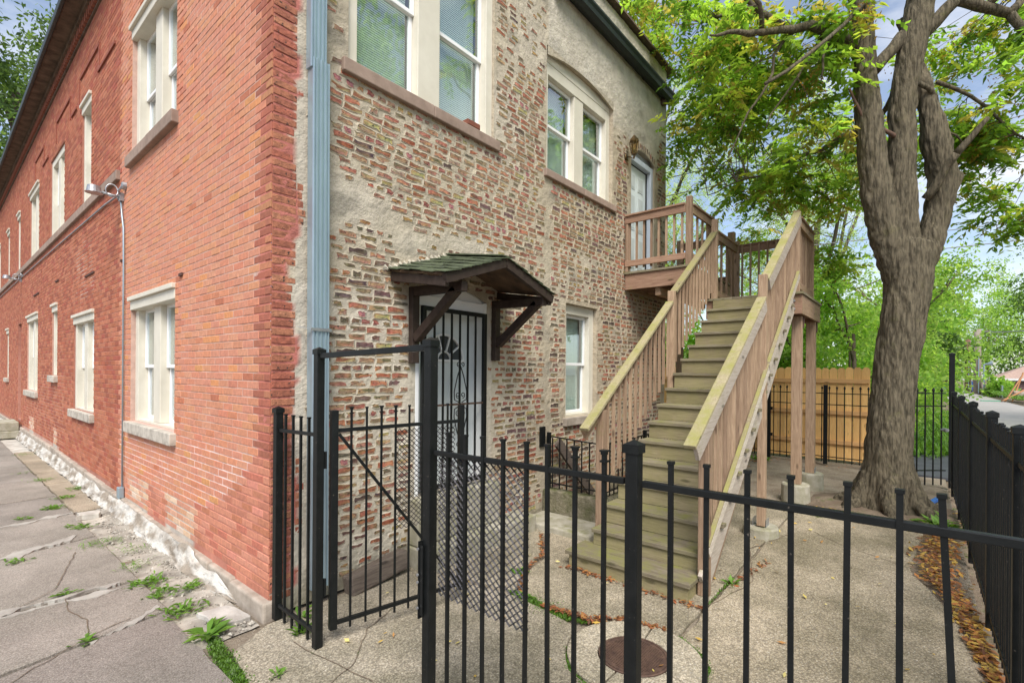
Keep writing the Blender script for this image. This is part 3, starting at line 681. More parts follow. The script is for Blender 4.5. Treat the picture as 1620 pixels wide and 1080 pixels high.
for (u0, u1, zs, zt) in ((6.22, 7.2, 5.88, 6.0),):      # soldier course of the arch, on edge
    n = int((u1 - u0) / .075)
    for k in range(n):
        t = (k + .5) / n; u = u0 + (u1 - u0) * t; z = zs + (zt - zs) * (1 - (2 * t - 1) ** 2)
        b = tan_brick(.055, .10 if u0 > 6 else .03, random.choice(TCOL[3:5] + TCOL[6:9]), k)
        place(b.mesh('arch_brick', [M['tan_brick'], M['mortar']]), 'arch_brick', TW, (u, -.006, z + .06))
# doors
b = MB(); o = T_OPEN[4]
wbox(b, 'tan', o[0], o[0] + .06, -.16, -.06, o[2], 5.84); wbox(b, 'tan', o[1] - .09, o[1], -.16, -.03, o[2], 5.84); wbox(b, 'tan', o[0] + .06, o[1] - .09, -.16, -.032, 5.74, 5.84); wbox(b, 'tan', o[0], o[1], -.2, -.10, 5.84, 5.99)
ud = bevel(b.build('upper_door', mat('door_frame', (.56, .61, .68), (.50, .55, .62), 3, .5, 0), BH), .008)
b = MB(); wbox(b, 'tan', o[0] + .06, o[1] - .115, -.19, -.13, o[2], 5.72); lf = b.build('door_leaf', mat('pale_door', (.84, .90, .90), (.78, .84, .85), 3, .5, .04), ud)
b = MB()
for (a, c, e, g) in ((6.40, 6.62, 5.30, 5.56), (6.74, 6.96, 5.30, 5.56), (6.40, 6.62, 4.55, 5.18), (6.74, 6.96, 4.55, 5.18), (6.40, 6.62, 3.85, 4.40), (6.74, 6.96, 3.85, 4.40)):
    wbox(b, 'tan', a, c, -.13, -.122, e, g); wbox(b, 'tan', a + .035, c - .035, -.123, -.118, e + .035, g - .035)
bevel(b.build('door_panel', M['white_door'], ud), .01)
b = MB(); wbox(b, 'tan', 7.085, 7.108, -.17, -.11, o[2], 5.73); wbox(b, 'tan', 6.28, 7.08, -.17, -.12, 5.722, 5.735); b.build('weather_strip', M['iron'], ud)
fc = bpy.data.curves.new('lettering', 'FONT'); fc.body = 'R'; fc.size = .16; fc.extrude = .002
to = bpy.data.objects.new('t', fc); COL.objects.link(to); dg = bpy.context.evaluated_depsgraph_get(); me = bpy.data.meshes.new_from_object(to.evaluated_get(dg)); bpy.data.objects.remove(to)
me.name = 'lettering'; me.transform(Matrix.Rotation(R(90), 4, 'X')); me.materials.clear(); me.materials.append(M['lettering']); place(me, 'lettering', ud, (6.325, .127, 5.22))
b = MB(); o = T_OPEN[3]
wbox(b, 'tan', o[0], o[0] + .05, -.2, .0, o[2], 2.74); wbox(b, 'tan', o[1] - .05, o[1], -.2, .0, o[2], 2.74); wbox(b, 'tan', o[0] + .05, o[1] - .05, -.2, -.002, 2.62, 2.73); wbox(b, 'tan', o[0] - .01, o[1] + .01, -.21, -.05, 2.73, 2.862)
ld = bevel(b.build('lower_door', M['white_frame'], BH), .006)
b = MB(); wbox(b, 'tan', o[0] + .05, o[1] - .05, -.22, -.17, o[2], 2.618); b.build('door_leaf', M['white_door'], ld)
b = MB()
for a, c in ((1.56, 1.89), (2.05, 2.38)):
    for e, g in ((.80, 1.15), (1.25, 1.85)):
        wbox(b, 'tan', a, c, -.17, -.16, e, g); wbox(b, 'tan', a + .04, c - .04, -.161, -.155, e + .04, g - .04)
bevel(b.build('door_panel', M['white_door'], ld), .008)
b = MB(); cu, cz, rr_ = 1.97, 2.06, .29
pts = [(cu + rr_ * math.cos(t), cz + rr_ * math.sin(t)) for t in np.linspace(0, math.pi, 17)]
b.add([P('tan', u, -.166, z) for u, z in pts], [tuple(range(17))]); fl = b.build('fan_light', M['room'], ld)
b = MB()
for k in range(16): b.bar(P('tan', pts[k][0], -.16, pts[k][1]), P('tan', pts[k + 1][0], -.16, pts[k + 1][1]), .025, .035, (0, 1, 0))
b.bar(P('tan', cu - .31, -.16, cz), P('tan', cu + .31, -.16, cz), .025, .03, (0, 1, 0))
for t in (36, 72, 108, 144): b.bar(P('tan', cu + .1 * math.cos(R(t)), -.16, cz + .1 * math.sin(R(t))), P('tan', cu + rr_ * math.cos(R(t)), -.16, cz + rr_ * math.sin(R(t))), .018, .022, (0, 1, 0))
for k in range(10): b.bar(P('tan', cu + .1 * math.cos(math.pi * k / 10), -.16, cz + .1 * math.sin(math.pi * k / 10)), P('tan', cu + .1 * math.cos(math.pi * (k + 1) / 10), -.16, cz + .1 * math.sin(math.pi * (k + 1) / 10)), .018, .022, (0, 1, 0))
b.build('muntins', M['white_frame'], fl)
b = MB(); wbox(b, 'red', 15.66, 16.44, -.14, -.08, .45, 2.35); d3 = b.build('side_door', M['white_frame'], BH); b = MB(); wbox(b, 'red', 15.66, 16.44, -.15, -.1, 2.36, 3.2, (.28, .10, .07)); b.build('bricked_transom', M['red_brick'], d3)

# ------------------------------------------------------------------ things fixed to the walls
ds = empty('downspout', (.34, -.07, .05), 'blue-grey galvanised corrugated downspout strapped to the rear wall near the corner', 'downspout')
def spout(z0, z1, u, w, dp, name, tilt=0):
    b = MB(); prof = []
    for k in range(25):
        t = k / 24; prof.append((-w / 2 + w * t, dp - (.012 if (k % 6) in (2, 3, 4) and 2 < k < 22 else 0) - (.015 if k in (0, 24) else 0)))
    prof += [(w / 2, .02), (-w / 2, .02)]; m = len(prof)
    for z, uu in ((z0, u + tilt), (z1, u)):
        for a, d in prof: b.v.append((uu + a, -d - .012, z)); b.c.append((1, 1, 1))
    b.f = [(i, (i + 1) % m, m + (i + 1) % m, m + i) for i in range(m)] + [tuple(range(m - 1, -1, -1)), tuple(range(m, 2 * m))]; b.m = [0] * len(b.f)
    return b.build(name, M['galv'], ds)
spout(4.42, 7.4, .325, .140, .105, 'pipe_section'); spout(.14, 4.5, .345, .150, .115, 'pipe_section', .02)
b = MB(); b.bar((.20, -.025, 2.30), (.268, -.135, 2.28), .02, .004, (0, 0, 1)); b.box((.262, -.137, 2.265), (.44, -.131, 2.29)); b.bar((.437, -.134, 2.278), (.52, -.02, 2.265), .004, .024)
b.build('strap', M['steel'], ds)
lb = MB().box((-.1, -.045, -.03), (.1, .045, .03)); tag(bevel(lb.build('loose_brick', mat('loose_brick', (.24, .085, .05), (.17, .06, .04), 8), at=(0, 0, 0)), .006), 'single red brick lying on the stone sill of the upper left window', 'brick')
bpy.data.objects['loose_brick'].location = (2.22, .0, 4.735)

hd = empty('door_hood', (1.92, 0, 2.1), 'small gabled wooden hood with curling green shingles over the lower door', 'door hood')
XL, XR, XC, DP, ZE, ZP, TL = 1.12, 2.72, 1.92, .78, 2.77, 3.04, .13      # TL: how much higher the hood is at the wall
for x in (1.385, 2.615):
    b = MB(); b.box((x - .045, -.075, 2.02 if x < 2 else 2.07), (x + .045, -.012, 2.76)); bevel(b.build('wall_post', M['hood_wood'], hd), .005)
    b = MB(); b.bar((x, -.08, 2.26), (x, -.66, 2.70), .075, .085); bevel(b.build('brace', M['hood_wood'], hd), .005)
    b = MB(); b.bar((x, -.0, 2.735), (x, -.76, 2.715), .075, .09); bevel(b.build('arm', M['hood_wood'], hd), .005)
for s in (-1, 1):
    xe = XC + s * (XC - XL)
    b = MB(); b.bar((XC, -DP, ZP - .028), (xe, -DP, ZE - .028), .045, .085); bevel(b.build('fascia', M['hood_wood'], hd), .004)
    b = MB(); b.bar((xe - s * .03, -.01, ZE - .05 + TL), (xe - s * .03, -DP, ZE - .05), .05, .085); bevel(b.build('eave_board', M['hood_wood'], hd), .004)
    b = MB(); p = [(XC, 0, ZP + TL), (XC, -DP - .02, ZP), (xe, -DP - .02, ZE), (xe, 0, ZE + TL)]
    b.add(p + [(x, y, z + .018) for x, y, z in p], [(0, 1, 2, 3), (7, 6, 5, 4), (0, 4, 5, 1), (1, 5, 6, 2), (2, 6, 7, 3), (3, 7, 4, 0)]); b.build('roof_deck', M['underlay'], hd)
    for r in range(6):                                              # overlapping shingle tabs, each with its own curl
        for k in range(5):
            t0, t1 = r / 6 - .03, (r + 1) / 6 + .05; y0 = -DP - .045 + k * (DP + .04) / 5; y1 = y0 + (DP + .04) / 5 - .006
            def pt(t, y, l): return (XC + (xe - XC) * min(t, 1.045) , y, ZP + (ZE - ZP) * t + .022 + l + TL * (1 + y / DP))
            c = random.uniform(0, .014); e = random.uniform(-.012, .012); b = MB()
            p = [pt(max(t0, 0), y0, .002), pt(max(t0, 0), y1, .002), pt(t1 + e * .3, y1 + e, .012 + c), pt(t1 + .01, y0, .012 + random.uniform(0, .014))]
            b.add(p + [(x, y, z + .007) for x, y, z in p], [(0, 1, 2, 3), (7, 6, 5, 4), (0, 4, 5, 1), (1, 5, 6, 2), (2, 6, 7, 3), (3, 7, 4, 0)]); b.build('shingle', M['shingle'], hd)
b = MB(); b.bar((XC, -.0, ZP + .035 + TL), (XC, -DP - .03, ZP + .035), .16, .012); b.build('ridge_cap', M['shingle'], hd)
b = MB()
for k in range(30):
    x = XL - .06 + k * (XR - XL + .05) / 29; b.tube([(x, .01, ZP + TL - abs(x - XC) * .33 + .035 + random.uniform(-.01, .02)), (x + .03, -.02, ZP + TL - abs(x - XC) * .33 + .025)], [.034, .012], 6, wob=.3)
b.c = [(.52, .47, .38)] * len(b.c); b.build('mortar_flashing', M['mortar'], hd)

sg = empty('security_door', (1.97, -.03, .68), 'black iron security gate with scrolls in front of the white lower door', 'security door')
b = MB(); Y = -.035
for u in (1.515, 2.425): b.box((u - .025, Y - .02, .70), (u + .025, Y + .02, 2.61))
b.box((1.54, Y - .018, 2.565), (2.40, Y + .018, 2.61)); b.box((1.54, Y - .018, .70), (2.40, Y + .018, .75)); bevel(b.build('frame', M['iron'], sg), .003)
for k in range(6):
    b = MB(); u = 1.54 + .86 * (k + 1) / 7; b.box((u - .009, Y - .009, .75), (u + .009, Y + .009, 2.565)); b.build('bar', M['iron'], sg)
b = MB(); b.box((1.54, Y - .008, 1.57), (2.40, Y + .008, 1.59)); b.build('cross_bar', M['rust'], sg)
b = MB(); cu = 1.54 + .86 * 4 / 7
def spiral(u, z, r, s, turn=1.6, up=1):
    return [(u + s * (r * (1 - .75 * t) * math.cos(t * turn * 6.28 - 1.57) + 0), Y - .014, z + up * r * (1 - .75 * t) * math.sin(t * turn * 6.28 - 1.57)) for t in np.linspace(0, 1, 18)]
for s in (-1, 1):
    for up in (-1, 1):
        b.tube([(cu, Y - .014, 1.58 + up * .42), (cu + s * .05, Y - .014, 1.58 + up * .30), (cu + s * .095, Y - .014, 1.58 + up * .14), (cu + s * .09, Y - .014, 1.58 + up * .05), (cu + s * .02, Y - .014, 1.58 + up * .02)], .006, 5)
        b.tube(spiral(cu + s * .035, 1.58 + up * .10, .035, s, 1.2, up), .005, 5); b.tube(spiral(cu + s * .03, 1.58 + up * .44, .028, s, 1.1, up), .005, 5)
b.build('scroll', M['iron'], sg, smooth=True)

la = empty('wall_lantern', (6.0, 0, 5.76), 'tarnished brass lantern on the wall beside the upper door', 'lantern')
b = MB(); b.tube([(6.0, -.005, 5.66), (6.0, -.03, 5.66)], [.06, .05], 12); b.tube([(6.0, -.03, 5.66), (6.0, -.09, 5.64), (6.0, -.14, 5.60), (6.0, -.16, 5.66)], .010, 6); b.build('bracket', M['brass'], la, smooth=True)
b = MB(); c = Vector((6.0, -.16, 5.78)); b.tube([c + Vector((0, 0, -.12)), c + Vector((0, 0, -.10))], [.045, .05], 6); b.tube([c + Vector((0, 0, .10)), c + Vector((0, 0, .13)), c + Vector((0, 0, .19)), c + Vector((0, 0, .21))], [.085, .08, .03, .012], 6)
for k in range(6):
    a = R(60 * k); b.tube([c + Vector((.048 * math.cos(a), .048 * math.sin(a), -.10)), c + Vector((.078 * math.cos(a), .078 * math.sin(a), .10))], .006, 4)
b.tube([c + Vector((0, 0, -.12)), c + Vector((0, 0, -.16)), c + Vector((0, 0, -.20))], [.012, .02, .004], 6); b.build('cage', M['brass'], la)
b = MB(); b.tube([c + Vector((0, 0, -.098)), c + Vector((0, 0, .098))], [.044, .072], 6, cap=False); b.build('glass_panes', M['amber'], la)

def floodlight(y, z, label):
    f = empty('floodlight', (-.02, y, z), label, 'floodlight', 'floodlights on the side wall'); s = 1
    b = MB(); b.box((-.05, y - .035, z - .06), (-.004, y + .035, z + .05)); b.tube([(-.05, y - .13, z + .12), (-.005, y - .13, z + .12)], [.05, .055], 14); b.tube([(-.04, y, z + .03), (-.07, y - .06, z + .06), (-.045, y - .125, z + .115)], .014, 8); b.build('mount', M['steel'], f)
    b = MB(); b.tube([(-.05, y + .02, z), (-.13, y + .05, z + .01), (-.22, y + .08, z + .03)], .018, 8); b.build('arm', M['steel'], f, smooth=True)
    b = MB(); cx, cy, cz = -.30, y + .11, z + .04
    b.tube([(cx, cy, cz + .065), (cx, cy, cz + .058), (cx, cy, cz + .0), (cx, cy, cz - .03), (cx, cy, cz - .036)], [.035, .07, .08, .088, .10], 18); b.build('lamp_head', M['steel'], f, smooth=False)
    b = MB(); b.tube([(-.06 - .07 * (1 - math.cos(t)) * .9, y + .02 + .03 * math.sin(t * .5), z + .02 + .085 * math.sin(t) + .05) for t in np.linspace(-.9, 5.0, 20)], .009, 6); b.build('flex_conduit', M['steel'], f, smooth=True)
floodlight(4.52, 4.30, 'grey floodlight on the side wall where the vertical conduit ends')
floodlight(15.6, 4.42, 'grey floodlight far along the side wall under the stone belt')
cn = empty('conduit_pipe', (-.03, 4.38, .25), 'thin grey electrical conduit rising up the side wall to the nearer floodlight', 'conduit')
b = MB(); b.tube([(-.025, 4.37, .3), (-.025, 4.38, 3.3), (-.025, 4.40, 3.85), (-.03, 4.47, 4.05), (-.03, 4.53, 4.25)], .011, 8); b.build('pipe', M['galv'], cn, smooth=True)
b = MB(); b.box((-.075, 4.33, .19), (-.008, 4.43, .34)); bevel(b.build('junction_box', M['galv'], cn), .01)
b = MB(); b.tube([(-.05, 4.56, 4.27), (-.03, 4.75, 4.36), (-.022, 5.5, 4.40), (-.022, 10, 4.44), (-.022, 15.6, 4.47), (-.022, 26, 4.47)], .013, 7); b.build('cable', M['wire'], cn, smooth=True)
for y in (4.37, 4.37, 4.39): pass

# ------------------------------------------------------------------ stoop, curb, basement railing, odds and ends by the wall
st = empty('concrete_stoop', (1.95, -.2, 0), 'worn concrete stoop below the lower door', 'stoop')
b = MB(); b.box((1.34, -.34, -.03), (3.05, -.005, .20)); bevel(b.build('lower_step', M['footing'], st), .015)
b = MB(); b.box((1.36, -.16, .205), (2.58, -.006, .66)); bevel(b.build('upper_step', M['footing'], st), .015)
sb = MB().box((-.32, -.07, -.09), (.32, .07, .09)); o = sb.build('stone_block', M['old_wood'], at=(0, 0, 0)); o.location = (.93, -.11, .10); o.rotation_euler = (R(-8), R(-6), R(3)); tag(bevel(o, .02), 'rough dark block lying against the foot of the rear wall behind the open gate', 'block')
bs = empty('basement_stairwell', (3.7, -.5, 0), 'mossy low curb wall of the basement steps beside the wooden stairs', 'stairwell')
b = MB(); b.box((3.62, -.98, -.03), (3.80, -.012, .36)); b.box((3.8, -.98, -.03), (6.3, -.84, .36)); bevel(b.build('curb_wall', M['foundation'], bs), .02)
b = MB(); b.box((3.10, -1.05, -.03), (3.615, -.03, .075)); bevel(b.build('ledge', M['footing'], bs), .02)
rl = empty('basement_railing', (3.7, -.5, .36), 'low black iron railing around the basement steps', 'railing')
for p, q in (((3.70, -.03, 1.07), (3.70, -.92, 1.03)), ((3.70, -.03, .44), (3.70, -.92, .44)), ((3.70, -.92, 1.04), (6.0, -.92, 1.06)), ((3.70, -.92, .44), (6.0, -.92, .44))):
    b = MB(); b.bar(p, q, .028, .014); b.build('rail', M['iron'], rl)
bm = MB().box((-.007, -.007, .38), (.007, .007, 1.05)).mesh('picket', M['iron'])
for k in range(7): place(bm, 'picket', rl, (3.70, -.12 - k * .115, 0))
for k in range(19): place(bm, 'picket', rl, (3.82 + k * .115, -.92, 0))
for x, y in ((3.70, -.06), (3.70, -.92), (4.85, -.92), (6.0, -.92)):
    b = MB(); b.box((x - .022, y - .022, .34), (x + .022, y + .022, 1.12)); b.build('post', M['iron'], rl)
b = MB(); b.box((3.55, -.03, .93), (3.66, -.008, 1.20)); b.build('wall_plate', M['iron'], rl)
pl = MB().bar((3.82, -.12, .98), (4.75, -.12, .10), .04, .14, (0, 0, 1)).build('handrail_plank', M['old_wood'], at=(4.2, -.12, .3)); tag(pl, 'weathered plank sloping down the wall behind the low basement railing', 'plank')

# ------------------------------------------------------------------ wooden stairs and deck
ST = empty('wooden_staircase', (4.5, -1.9, 0), 'weathered wooden outdoor stairs with mossy treads climbing to a deck at the upper door', 'staircase')
YL, YR = -1.33, -2.46
def tx(i): return 2.41 + (i - 1) * .268
def tz(i): return .331 + (i - 2) * .2013
def part(b, name, m, bv=.004):
    o = b.build(name, m, ST)
    return bevel(o, bv) if bv else o
b = MB(); b.box((2.40, -2.43, -.03), (2.9, -1.24, .125)); part(b, 'base_box', M['riser'])
b = MB(); b.box((2.37, -2.46, .127), (2.75, -1.21, .165)); part(b, 'tread', M['tread'])
for i in range(2, 16):
    x, z = tx(i), tz(i)
    b = MB(); b.box((x, YR - .0, z - .038), (x + .288, YL - (.0), z)); part(b, 'tread', M['tread'])
    zb = (tz(i - 1) if i > 2 else .165) + .001
    b = MB(); b.box((x + .026, YR + .012, zb), (x + .045, YL - .012, z - .040)); part(b, 'riser', M['riser'], .002)
    if i > 2:
        b = MB(); b.box((x + .08, YR - .075, z - .036), (x + .17, YR - .04, z - .002)); part(b, 'tread_tab', M['tread'], .002)
LZ = 3.15
b = MB(); b.box((tx(16) + .026, YR + .012, tz(15) + .001), (tx(16) + .045, YL - .012, LZ - .04)); part(b, 'riser', M['riser'], .002)
def stringer(y0, y1):                            # sawtooth under the treads
    b = MB(); up = []; 
    for i in range(2, 17):
        zb = tz(i - 1) - .04 if i > 2 else .13
        up += [(tx(i) + .047, zb), (tx(i) + .047, (tz(i) if i < 16 else LZ) - .040)]
    up.append((tx(16) + .2, LZ - .042)); lo = [(tx(16) + .2, LZ - .30), (tx(2) + .36, -.0), (tx(2) + .05, .0)]
    poly = up + lo; m = len(poly)
    b.add([(x, y0, z) for x, z in poly] + [(x, y1, z) for x, z in poly], [tuple(range(m)), tuple(range(2 * m - 1, m - 1, -1))] + [(k, m + k, m + (k + 1) % m, (k + 1) % m) for k in range(m)])
    return part(b, 'stringer', M['wood_x'], 0)
stringer(YL - .05, YL - .012); stringer(YR + .05, YR + .012)
sl = .2013 / .268; dv = Vector((1, 0, sl)).normalized(); nv = Vector((-sl, 0, 1)).normalized()
def slope(x): return tz(2) + (x - tx(2)) * sl        # nosing line
# closed outer stringer and guard rails on the near (right) side
b = MB(); b.bar((2.62, YR - .022, slope(2.62) - .20), (6.45, YR - .022, slope(6.45) - .20), .036, .26, nv); part(b, 'outer_stringer', M['wood_grey_x'])
for x0, x1 in ((2.58, 4.72), (4.74, 6.60)):
    b = MB(); b.bar((x0, YR - .075, slope(x0) + .13), (x1, YR - .075, slope(x1) + .13), .036, .088, nv); part(b, 'lower_rail', M['wood_grey_x'])
    b = MB(); b.bar((x0, YR - .073, slope(x0) + .1925), (x1, YR - .073, slope(x1) + .1925), .040, .012, nv); part(b, 'moss_cap', M['wood_moss_x'], 0)
HS = .700                                          # slope of the handrails
def hr(x): return 1.36 + (x - 2.45) * HS
hv = Vector((-HS, 0, 1)).normalized()
def handrail(y, s, x0, x1, l0, l1):
    z0, z1 = hr(x0) + l0, hr(x1) + l1; k = (z1 - z0) / (x1 - x0); hv = Vector((-k, 0, 1)).normalized()
    b = MB(); b.bar((x0, y, z0), (x1, y, z1), .105, .038, hv); part(b, 'handrail_cap', M['wood_moss_x'], .006)
    b = MB(); b.bar((x0 + .05, y + s * .036, z0 + .05 * k - .090), (x1, y + s * .036, z1 - .090), .036, .138, hv); part(b, 'handrail', M['wood_grey_x'] if s < 0 else M['wood_x'], .004)
handrail(YR - .03, -1, 2.26, 4.60, .11, -.03); handrail(YR - .03, -1, 4.72, 6.74, .12, .02)
handrail(YL + .06, 1, 2.62, 4.86, -.13, -.13); handrail(YL + .06, 1, 4.98, 6.78, -.06, -.06)
def post(x, y, z0, z1, w=.089, m='wood_z'):
    b = MB(); b.box((x - w / 2, y - w / 2, z0), (x + w / 2, y + w / 2, z1)); return part(b, 'post', M[m], .006)
post(2.64, YR - .03, .0, hr(2.64) + .02); post(2.98, YL + .06, .0, hr(2.98) - .20)
post(4.66, YR - .03, .13, 3.12); post(4.92, YL + .06, tz(9) - .05, 3.08)
post(6.76, YL + .06, LZ - .3, 4.52)
bal = MB().box((-.0155, -.0155, 0), (.0155, .0155, 1)).mesh('baluster', M['wood_z'])
def baluster(x, y, z0, z1, name='baluster'):
    o = place(bal, name, ST, (x, y, z0)); o.scale = (1, 1, z1 - z0); o.rotation_euler = (0, 0, random.uniform(-.05, .05)); return o
x = 2.80
while x < 6.62:
    if not 4.58 < x < 4.74: baluster(x, YR - .026, slope(x) + .05, hr(x) - (.06 if x < 4.66 else -.02))
    x += .140
x = 3.10
while x < 6.68:
    if not 4.84 < x < 5.0: baluster(x, YL + .055, slope(x) - .02, hr(x) - (.17 if x < 4.9 else .10))
    x += .140
# landing
LX0, LX1, LY0, LY1 = 6.46, 8.22, -2.62, -1.22
y = LY0
while y < LY1 - .05:
    b = MB(); b.box((LX0 + .0, y, LZ - .036), (LX1 + .02, y + .137, LZ)); part(b, 'deck_board', M['tread'], .003); y += .141
b = MB(); b.box((LX0 + .08, LY0 + .02, LZ - .325), (LX1, LY0 + .058, LZ - .038)); part(b, 'rim_joist', M['wood_x'])
b = MB(); b.box((LX0 + .04, LY0 + .02, LZ - .325), (LX0 + .078, LY1, LZ - .038)); part(b, 'rim_joist', M['wood_y'])
b = MB(); b.box((LX1 - .04, LY0 + .06, LZ - .325), (LX1 - .002, LY1, LZ - .038)); part(b, 'rim_joist', M['wood_y'])
b = MB(); b.box((LX0 + .08, LY1 - .04, LZ - .325), (LX1 - .04, LY1 - .002, LZ - .038)); part(b, 'rim_joist', M['wood_x'])
for k in range(3):
    b = MB(); xx = LX0 + .45 + k * .42; b.box((xx, LY0 + .06, LZ - .28), (xx + .038, LY1 - .042, LZ - .040)); part(b, 'joist', M['wood_y'])
b = MB(); 
for zz in (.10, .22): b.tube([(LX0 + .035, LY0 + .12, LZ - zz - .03), (LX0 + .015, LY0 + .12, LZ - zz - .03)], .018, 8)
b.build('bolt', M['steel'], ST)
for (x, y) in ((6.86, -2.48), (7.98, -2.50)):
    post(x, y, .25, LZ - .326, .135); b = MB(); b.box((x + .04, y - .085, LZ - .50), (x + .075, y - .070, LZ - .325)); part(b, 'bracket', M['rust'], 0)
post(6.80, -2.475, LZ, 4.43); post(8.06, -2.475, LZ, 4.40); post(8.06, YL + .06, LZ, 4.42)
def guard(p, q, z0, zt, nb, cap=True, m='wood_x', low=True):
    p, q = Vector(p), Vector(q); up = Vector((0, 0, 1))
    b = MB(); b.bar((p.x, p.y, zt - .07), (q.x, q.y, zt - .07), .036, .12); part(b, 'guard_rail', M[m])
    if cap: b = MB(); b.bar((p.x, p.y, zt + .005), (q.x, q.y, zt + .005), .09, .03); part(b, 'guard_rail', M[m])
    if low: b = MB(); b.bar((p.x, p.y, z0 + .14), (q.x, q.y, z0 + .14), .036, .10); part(b, 'guard_rail', M[m])
    for k in range(nb):
        c = p.lerp(q, (k + .5) / nb); n = (q - p).normalized(); s = Vector((-n.y, n.x)) * .040; baluster(c.x + s.x, c.y + s.y, z0 + .06, zt - .012)
guard((6.84, -2.50), (8.02, -2.50), LZ, 4.33, 8); guard((8.08, -2.44), (8.08, -1.30), LZ, 4.33, 8, m='wood_y'); guard((6.82, -1.27), (8.02, -1.27), LZ, 4.33, 4)
# upper walkway at the door
WZ, WX0, WX1, WY = 3.66, 5.96, 8.45, -1.12
x = WX0
while x < WX1 - .05:
    b = MB(); b.box((x, WY, WZ - .036), (x + .137, -.012, WZ)); part(b, 'deck_board', M['tread'], .003); x += .141
b = MB(); b.box((WX0 + .03, WY + .02, WZ - .30), (WX0 + .068, -.014, WZ - .038)); part(b, 'rim_joist', M['wood_y'])
b = MB(); b.box((WX0 + .07, WY + .02, WZ - .30), (WX1, WY + .058, WZ - .038)); part(b, 'rim_joist', M['wood_x'])
b = MB(); b.box((WX0 + .07, -.054, WZ - .30), (7.8, -.016, WZ - .038)); part(b, 'rim_joist', M['wood_x'])
for k in range(5):
    b = MB(); xx = WX0 + .45 + k * .42; b.box((xx, WY + .06, WZ - .27), (xx + .038, -.056, WZ - .040)); part(b, 'joist', M['wood_y'])
b = MB(); b.box((WX0 + .1, -.62, WZ - .43), (8.3, -.53, WZ - .305)); part(b, 'joist', M['wood_x'])
post(6.04, -1.10, WZ - .0, 4.75); post(7.12, -1.10, WZ - .3, 4.68); post(8.40, -1.08, .0, 4.70, .12); post(8.40, -.06, .0, 4.70, .12); post(5.99, -.05, WZ, 4.60, .05)
guard((5.975, -.02), (5.975, -1.06), WZ, 4.62, 8, m='wood_y'); guard((6.09, -1.12), (7.08, -1.12), WZ, 4.62, 4); guard((8.42, -.1), (8.42, -1.04), WZ, 4.62, 8, m='wood_y')
b = MB(); b.box((6.8, -1.22, LZ + .16), (8.2, -1.115, LZ + .20)); part(b, 'tread', M['tread'])
for x, y, r, h in ((6.88, -2.47, .20, .25), (8.0, -2.50, .20, .25), (4.72, -2.47, .20, .115)):
    b = MB(); b.tube([(x, y, -.04), (x, y, h - .02), (x, y, h)], [r, r * .97, r * .9], 20); b.build('footing', M['footing'], ST, smooth=False)
    b = MB(); b.box((x - .075, y - .075, h), (x + .075, y - .07, h + .09)); b.box((x - .075, y + .07, h), (x + .075, y + .075, h + .09)); b.build('post_bracket', M['steel'], ST)

# ------------------------------------------------------------------ iron fences and gates
def iron_post(root, x, y, z0, z1, w=.064, name='post', capped=True):
    b = MB(); b.box((x - w / 2, y - w / 2, z0), (x + w / 2, y + w / 2, z1)); o = bevel(b.build(name, M['iron'], root), .004)
    if capped:
        c = w / 2 + .006; b = MB(); b.box((x - c, y - c, z1 - .03), (x + c, y + c, z1 + .003)); n = len(b.v)
        b.add([(x - c, y - c, z1 + .004), (x + c, y - c, z1 + .004), (x + c, y + c, z1 + .004), (x - c, y + c, z1 + .004), (x, y, z1 + .022)], [(0, 1, 4), (1, 2, 4), (2, 3, 4), (3, 0, 4)])
        b.build('post_cap', M['iron'], root)
    return o
def picket_mesh(z0, z1, w=.019, collar=0):
    b = MB(); b.box((-w / 2, -w / 2, z0), (w / 2, w / 2, z1)); c = w / 2 + .003
    b.box((-c, -c, z1 + .0005), (c, c, z1 + .012))
    if collar: c += .003; b.box((-c, -c, z1 - .030), (c, c, z1 - .022)); b.box((-c - .001, -c - .001, z1 + .0125), (c + .001, c + .001, z1 + .020))
    return b.mesh('picket', M['iron'])
def expanded(root, o, ud, w, h, name, pitch=.044, row=.019):
    """expanded metal sheet: o lower corner, ud horizontal unit direction"""
    b = MB(); ud = Vector(ud); nd = Vector((-ud.y, ud.x, 0)); nr = int(h / row); ncx = int(w / pitch)
    for r in range(nr + 1):
        for k in range(ncx * 2):
            s = 1 if (k + r) % 2 else -1
            a = Vector(o) + ud * (k * pitch / 2) + Vector((0, 0, r * row - s * row / 2)); c = Vector(o) + ud * ((k + 1) * pitch / 2) + Vector((0, 0, r * row + s * row / 2))
            t = Vector((0, 0, .0036)); n = nd * .005
            b.add([a + t, a - t + n, a - n, c + t, c - t + n, c - n], [(0, 1, 4, 3), (1, 2, 5, 4), (2, 0, 3, 5)])
    return b.build(name, M['mesh_metal'], root, kind='stuff')
FX = .03
ff = empty('front_fence', (FX, -2.8, 0), 'black iron front fence with square pickets and a tall gate frame', 'iron fence')
iron_post(ff, FX, -.075, 0, 1.64, .056); iron_post(ff, FX, -.69, 0, 2.085, .056); iron_post(ff, FX, -1.875, 0, 2.11, .056); iron_post(ff, FX, -3.075, 0, 1.665, .052); iron_post(ff, FX, -4.34, 0, 1.70, .052)
def rail(root, p, q, w=.025, h=.026): b = MB(); b.bar(p, q, w, h); return bevel(b.build('rail', M['iron'], root), .003)
rail(ff, (FX, -.11, 1.475), (FX, -.66, 1.49)); rail(ff, (FX, -.11, .115), (FX, -.66, .10)); rail(ff, (FX, -.72, 2.045), (FX, -1.84, 2.075), .034, .036)
rail(ff, (FX, -1.915, 1.505), (FX, -3.037, 1.520)); rail(ff, (FX, -3.113, 1.520), (FX, -4.30, 1.525)); rail(ff, (FX, -1.915, .10), (FX, -3.037, .10)); rail(ff, (FX, -3.113, .10), (FX, -4.30, .10))
